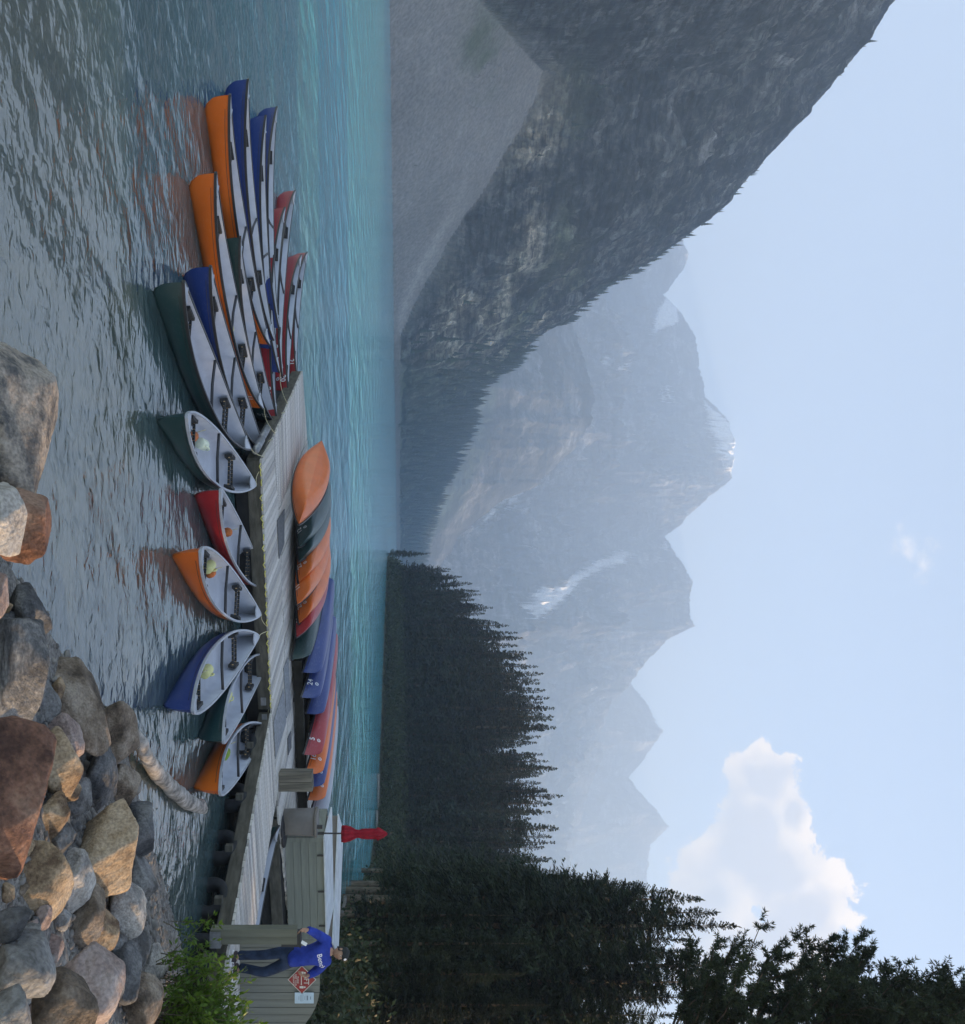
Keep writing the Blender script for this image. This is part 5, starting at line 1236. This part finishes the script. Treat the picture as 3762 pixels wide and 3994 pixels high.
# driftwood logs on the far shore
DRIFT2 = mat('grey_driftwood', (.17, .16, .145), .9, .4, 5, .006, 25, .2)
DRIFT = mat('bleached_driftwood', (.34, .31, .275), .85, .6, 7, .02, 25, .2, stretch=(1, 1, 1))
for (x0, y0), (x1, y1), lab in (((1490, 2850), (1492, 2935), 'pale log lying on the wooded shore below mid forest'), ((1474, 3020), (1471, 3150), 'long pale log at the waterline left of the parasol'), ((1468, 3165), (1465, 3225), 'short pale log beside the long one at the waterline'),
                         ((1395, 3440), (1380, 3500), 'bleached log on the near wooded shore behind the bins'), ((1375, 3480), (1372, 3560), 'bleached log under the near spruces'), ((1345, 3500), (1322, 3575), 'bleached log half in the water behind the storage bins')):
    a, b_ = pt(x0, y0, .15), pt(x1, y1, .15); o = MB().tube([a, a.lerp(b_, .4) + Vector((0, .2, .06)), b_ + Vector((0, 0, .1))], [.10 * a.y / 90 + .07, .09 * a.y / 90 + .06, .05 * a.y / 90 + .04], 8).build('driftwood_log', DRIFT2, None, True); tag(o, lab, 'log', 'driftwood on the far shore')

# ------------------------------------------------------------------ boulders
def boulder_mat(name, c1, c2, c3, sc=3.0, streak=1.0, stretch=(1, 1, 1)):
    m, t, p = new_mat(name); L = t.links.new; tcn = N(t, 'ShaderNodeTexCoord'); inf = N(t, 'ShaderNodeObjectInfo')
    ad = N(t, 'ShaderNodeVectorMath', operation='ADD'); L(tcn.outputs['Object'], ad.inputs[0]); ml = N(t, 'ShaderNodeMath', operation='MULTIPLY'); ml.inputs[1].default_value = 37; L(inf.outputs['Random'], ml.inputs[0]); L(ml.outputs[0], ad.inputs[1])
    mp = N(t, 'ShaderNodeMapping'); mp.inputs['Scale'].default_value = stretch; mp.inputs['Rotation'].default_value = (.6, .3, .4); L(ad.outputs[0], mp.inputs[0])
    n1 = N(t, 'ShaderNodeTexNoise'); n1.inputs['Scale'].default_value = sc; n1.inputs['Detail'].default_value = 9; n1.inputs['Roughness'].default_value = .68; L(mp.outputs[0], n1.inputs['Vector'])
    rp = N(t, 'ShaderNodeValToRGB'); e = rp.color_ramp.elements; e[0].position = .38; e[0].color = (*c1, 1); e[1].position = .64; e[1].color = (*c3, 1); k = e.new(.5); k.color = (*c2, 1); L(n1.outputs['Fac'], rp.inputs[0])
    n3 = N(t, 'ShaderNodeTexNoise'); n3.inputs['Scale'].default_value = 46; n3.inputs['Detail'].default_value = 5; L(ad.outputs[0], n3.inputs['Vector'])
    mr = N(t, 'ShaderNodeMapRange'); mr.inputs['From Min'].default_value = .34; mr.inputs['From Max'].default_value = .62; mr.inputs['To Min'].default_value = .62; mr.inputs['To Max'].default_value = 1.15; L(n3.outputs['Fac'], mr.inputs['Value'])
    mx = N(t, 'ShaderNodeMix', data_type='RGBA', blend_type='MULTIPLY'); mx.inputs[0].default_value = .8; L(rp.outputs[0], mx.inputs[6]); L(mr.outputs[0], mx.inputs[7]); L(mx.outputs[2], p.inputs['Base Color'])
    p.inputs['Roughness'].default_value = .82; p.inputs['Specular IOR Level'].default_value = .3
    n4 = N(t, 'ShaderNodeTexNoise'); n4.inputs['Scale'].default_value = 14; n4.inputs['Detail'].default_value = 9; n4.inputs['Roughness'].default_value = .6; L(mp.outputs[0], n4.inputs['Vector'])
    b = N(t, 'ShaderNodeBump'); b.inputs['Strength'].default_value = 1; b.inputs['Distance'].default_value = .05; L(n4.outputs['Fac'], b.inputs['Height']); L(b.outputs[0], p.inputs['Normal'])
    return m
RK = {'tan': boulder_mat('tan_stone', (.14, .085, .05), (.36, .25, .15), (.50, .38, .26)), 'grey': boulder_mat('grey_stone', (.075, .07, .064), (.18, .172, .16), (.31, .30, .28)), 'dark': boulder_mat('dark_stone', (.045, .045, .046), (.10, .10, .10), (.20, .195, .185)),
      'red': boulder_mat('red_brown_stone', (.075, .035, .024), (.21, .10, .065), (.32, .19, .13)), 'pink': boulder_mat('pinkish_stone', (.19, .13, .11), (.33, .245, .21), (.42, .34, .30)), 'brown': boulder_mat('brown_stone', (.07, .05, .035), (.19, .14, .10), (.32, .26, .20)),
      'gran': boulder_mat('granite', (.10, .095, .09), (.33, .275, .22), (.44, .38, .32), 4.5), 'streak': boulder_mat('banded_stone', (.045, .045, .045), (.15, .145, .135), (.42, .39, .34), 3.0, stretch=(.6, .6, 3.5)), 'pale': boulder_mat('pale_stone', (.22, .20, .18), (.42, .38, .33), (.54, .49, .43))}
def rock_mesh(seed, rx, ry, rz, sub=5, cuts=15, soft=1.0):
    g = np.random.default_rng(seed); bm = bmesh.new(); bmesh.ops.create_icosphere(bm, subdivisions=sub, radius=1.0)
    co = np.array([v.co[:] for v in bm.verts]); fs = [[v.index for v in f.verts] for f in bm.faces]; bm.free()
    r_ = 1 + .16 * fbm(co * 1.1 + seed, 3)
    for k in range(cuts):                    # broken faces
        n = g.normal(size=3); n /= np.linalg.norm(n); d = g.uniform(.52, .88); dt = co @ n
        lim = np.where(dt > .05, d / np.maximum(dt, .05), 9); sm = 36.
        r_ = -np.log(np.exp(-sm * r_) + np.exp(-sm * np.minimum(lim, 3))) / sm
    p = co * r_[:, None]
    p = p * (1 + .05 * fbm(p * 3.2 + seed, 4)[:, None] + .020 * fbm(p * 9 + seed, 3, ridged=True)[:, None])
    p = p - (p.max(0) + p.min(0)) / 2; p = p / ((p.max(0) - p.min(0)) / 2)
    return np_mesh('boulder', p * np.array([rx, ry, rz]) * 1.04, np.array(fs), None, True)
NROCK = 0
def boulder(xc, yc, hx, hy, c, label, Y=None, rot=0.0, depth=1.0, group='boulders on the shore'):
    """centre and half extents in the photo (display pixels), x up, y across"""
    global NROCK; NROCK += 1
    x, y = xc * D, yc * D; k_ = (XH - x) / F_PX
    if Y is None:
        lo = 3.2
        for _ in range(60):                   # walk along the ray to the bank
            X_ = (y - YC) / F_PX * lo; zb_ = max(ground_z(X_, lo), 0.0)
            if HC - k_ * lo < zb_ + hx * D / F_PX * lo * .55: break
            lo += .12
        Y = lo
    p = ptY(x, y, Y); rz = hx * D / F_PX * Y; rx_ = hy * D / F_PX * Y; ry_ = (rx_ * .6 + rz * .5) * depth
    me = rock_mesh(100 + NROCK * 7, rx_, ry_, rz); me.materials.append(RK[c]); o = link('boulder', me); o.location = p
    o.rotation_euler = (random.uniform(-.1, .1), rot, random.uniform(-.25, .25)); tag(o, label, 'boulder', group); return o
ROCKS = [(8, 822, 86, 165, 'gran', 'huge speckled granite boulder standing in the water at the picture edge', 5.4), (-6, 1005, 46, 74, 'pale', 'pale cream boulder in front of the granite one', 4.1), (48, 1022, 54, 72, 'red', 'reddish brown boulder beside the huge granite one', 5.0),
 (-10, 1160, 24, 50, 'pink', 'small pinkish stone at the picture edge', 4.2), (50, 1192, 48, 58, 'dark', 'dark boulder at the water beside the banded one', None), (32, 1302, 62, 124, 'streak', 'long dark boulder with a pale band', None), (92, 1362, 24, 54, 'grey', 'smooth pale grey stone under the banded boulder', None),
 (150, 1372, 44, 98, 'brown', 'long brown boulder slanting into the water', None, -.45), (122, 1432, 36, 46, 'pink', 'pinkish stone between the brown and the tan boulder', None), (228, 1424, 38, 64, 'brown', 'rounded grey-brown boulder at the waterline by the driftwood', None), (116, 1482, 48, 68, 'tan', 'bright tan boulder beside the huge red-brown one', None),
 (6, 1548, 90, 146, 'red', 'huge red-brown boulder at the bottom of the bank', 3.9), (190, 1502, 36, 64, 'dark', 'dark mottled boulder between tan and pinkish ones', None), (238, 1527, 30, 48, 'brown', 'brown pinkish boulder at the waterline below the dark one', None), (106, 1592, 33, 50, 'tan', 'tan stone lit along its edge next to the huge red-brown one', None),
 (146, 1552, 24, 36, 'grey', 'small grey stone between tan ones', None), (202, 1652, 68, 80, 'tan', 'large tan boulder with a dark brown face', None), (264, 1614, 36, 52, 'dark', 'dark boulder behind the large tan one at the water', None), (116, 1632, 26, 36, 'grey', 'small rounded grey stone before the large tan boulder', None),
 (84, 1712, 46, 78, 'tan', 'flat tan boulder on the gravel', None), (142, 1710, 33, 58, 'pale', 'pale pitted boulder beside the flat tan one', None), (268, 1702, 38, 46, 'grey', 'greenish grey boulder at the waterline', None), (240, 1760, 40, 56, 'pale', 'pale grey boulder behind the dark purple-brown one', None),
 (164, 1780, 42, 58, 'brown', 'dark purple-brown boulder with one lit side', None, .3), (196, 1808, 32, 54, 'tan', 'tan wedge-shaped boulder behind the purple-brown one', None), (222, 1832, 22, 26, 'grey', 'small grey stone near the bush', None), (260, 1852, 32, 50, 'grey', 'grey boulder with a flat pale top near the bush', None),
 (238, 1888, 40, 48, 'dark', 'dark rough boulder in front of the bush', None), (40, 1880, 62, 66, 'grey', 'blue-grey boulder at the bottom edge of the bank', 3.7), (8, 1975, 48, 56, 'grey', 'smooth bluish boulder in the bottom corner', 3.1), (132, 1955, 58, 70, 'brown', 'brown banded boulder near the bottom corner', 4.3),
 (180, 1925, 56, 96, 'pink', 'large smooth pinkish boulder near the bottom corner', 5.0), (266, 1952, 44, 56, 'brown', 'brown grey boulder below the bush', None), (296, 1872, 24, 34, 'pale', 'pale stone at the foot of the bush', None), (20, 1790, 40, 30, 'dark', 'dark stone on the gravel near the blue-grey boulder', 3.7)]
for r_ in ROCKS: boulder(*r_[:6], Y=r_[6], rot=r_[7] if len(r_) > 7 else 0.0)
# stones filling the gaps
g = random.Random(4)
for i in range(70):
    yc = g.uniform(1180, 1960); xc = float(np.interp(yc, [1180, 1300, 1400, 1500, 1700, 1960], [60, 70, 170, 225, 255, 270])) * g.uniform(.05, 1.0)
    boulder(xc, yc, g.uniform(8, 22), g.uniform(10, 27), g.choice(['grey', 'brown', 'dark', 'tan', 'grey', 'pink']), 'small stone wedged in the gaps between the boulders', group='small stones between the boulders')
# pebbles
g = np.random.default_rng(9); n = 5200; X_ = g.uniform(.3, 6.6, n * 3); Y_ = g.uniform(3.2, 13.0, n * 3); sd_ = shore_dist(X_, Y_); ok = (sd_ > -.15) & (sd_ < 6); X_, Y_ = X_[ok][:n], Y_[ok][:n]; Z_ = bank_z(X_, Y_)
bmx = bmesh.new(); bmesh.ops.create_icosphere(bmx, subdivisions=1, radius=1); cb = np.array([v.co[:] for v in bmx.verts]); fb = np.array([[v.index for v in f.verts] for f in bmx.faces]); bmx.free()
sz = g.uniform(.012, .045, len(X_)) * (1 + 1.0 * (g.random(len(X_)) > .93)); dim = sz[:, None] * g.uniform(.6, 1.4, (len(X_), 3)) * np.array([1, 1, .65])
V = cb[None] * dim[:, None, :] * (1 + .18 * g.normal(size=(len(X_), len(cb), 1))) + np.stack([X_, Y_, Z_], 1)[:, None, :]
PEB = foliage('pebbles', (.10, .09, .08), (.36, .33, .29), .85, 9, 0)
tag(link('pebbles', np_mesh('pebbles', V.reshape(-1, 3), (fb[None] + (np.arange(len(X_)) * len(cb))[:, None, None]).reshape(-1, 3), PEB)), 'loose pebbles scattered over the bank', kind='stuff')
# far shore boulder behind the bins
boulder(1275 / D * 1.0 + 8, 3455 / D, 16, 24, 'brown', 'dark boulder in the shallows behind the storage bins', Y=34, group='boulders in the shallows')

# driftwood branch in the water by the canoes
dl = empty('driftwood_branch', pt(634, 3033)); tag(dl, 'bleached bent driftwood branch lying in the water by the orange canoe', 'driftwood')
px_ = [(528, 2842), (545, 2895), (575, 2960), (615, 3018), (662, 3068), (706, 3112), (755, 3140), (800, 3160)]
o0 = dl.location; P = [pt(x, y, .10 + .03 * math.sin(i)) - o0 for i, (x, y) in enumerate(px_)]
tt = np.linspace(0, 7, 64); PA = np.array([p[:] for p in P]); rad_ = np.interp(tt, range(8), [.03, .08, .085, .095, .095, .11, .10, .06])
PF = np.stack([np.interp(tt, range(8), PA[:, k]) for k in range(3)], 1); PF = np.stack([np.convolve(np.pad(PF[:, k], 4, 'edge'), np.ones(9) / 9, 'valid') for k in range(3)], 1)
b = MB(); b.tube([tuple(p) for p in PF], list(rad_), 20); me = b.mesh('trunk', DRIFT, True)
co = np.array([v.co[:] for v in me.vertices]); cc = np.repeat(PF, 20, 0); co += (.030 * fbm(co * np.array([4., 4, 8]), 5) + .012 * fbm(co * 22, 3))[:, None] * unit(co - cc); me.vertices.foreach_set('co', co.astype(np.float32).ravel()); me.update(); link('trunk', me, dl)
MB().tube([P[6], P[6] + Vector((.05, .28, .06)), P[6] + Vector((.2, .42, .1))], [.08, .05, .02], 8).build('broken_stub', DRIFT, dl, True); MB().tube([P[3], P[3] + Vector((-.12, -.2, -.03))], [.06, .02], 8).build('broken_stub', DRIFT, dl, True)

# leafy bush at the foot of the walkway
LEAF = foliage('willow_leaves', (.055, .115, .012), (.17, .27, .035), .5, 3.0, .35); TWIG = mat('willow_twigs', (.09, .07, .04), .9, .3, 20)
bs = empty('willow_bush', (5.78, 9.7, ground_z(5.78, 9.7) - .03)); tag(bs, 'bright green leafy bush at the foot of the walkway', 'bush')
g = np.random.default_rng(12); tw = MB(); P = []; Dv = []
for i in range(300):
    a = g.random() * 6.28; lean = g.uniform(.05, .95) ** .8; hgt = g.uniform(.55, 1.12) * (1 - .35 * lean); bx, by = g.normal(size=2) * .28 * np.array([1.5, 1])
    pts_ = [np.array([bx, by, 0])]
    for k in range(1, 7):
        t_ = k / 6; pts_.append(np.array([bx + math.cos(a) * lean * .62 * t_ ** 1.3, by + math.sin(a) * lean * .62 * t_ ** 1.3, hgt * t_]))
    tw.tube([tuple(q_) for q_ in pts_], [.007, .006, .005, .004, .003, .003, .002], 3, False)
    for k in range(40):
        t_ = g.uniform(.2, 1.0) * 6; i0 = min(5, int(t_)); base = pts_[i0] + (pts_[i0 + 1] - pts_[i0]) * (t_ - i0); dd = pts_[i0 + 1] - pts_[i0]; dd = dd / np.linalg.norm(dd)
        P.append(base + g.normal(size=3) * .02); Dv.append(dd * .8 + g.normal(size=3) * .55)
tw.build('twigs', TWIG, bs); P = np.array(P); Dv = unit(np.array(Dv)); side = unit(np.cross(Dv, g.normal(size=P.shape) * .6 + np.array([0, 0, 1.])))
v, q_ = sprays(P, Dv, side, g.uniform(.05, .10, len(P)), g.uniform(.022, .036, len(P))); link('leaves', np_mesh('leaves', v, q_, LEAF), bs)
b2 = copy_tree(bs); b2.location = (6.75, 9.6, ground_z(6.75, 9.6) - .03); b2.rotation_euler = (0, 0, 2.0); b2['label'] = 'second bright green bush at the picture edge, behind the first'; b2['group'] = bs['group'] = 'willow bushes on the bank'
b2.scale = (1.1, 1.1, 1.15)
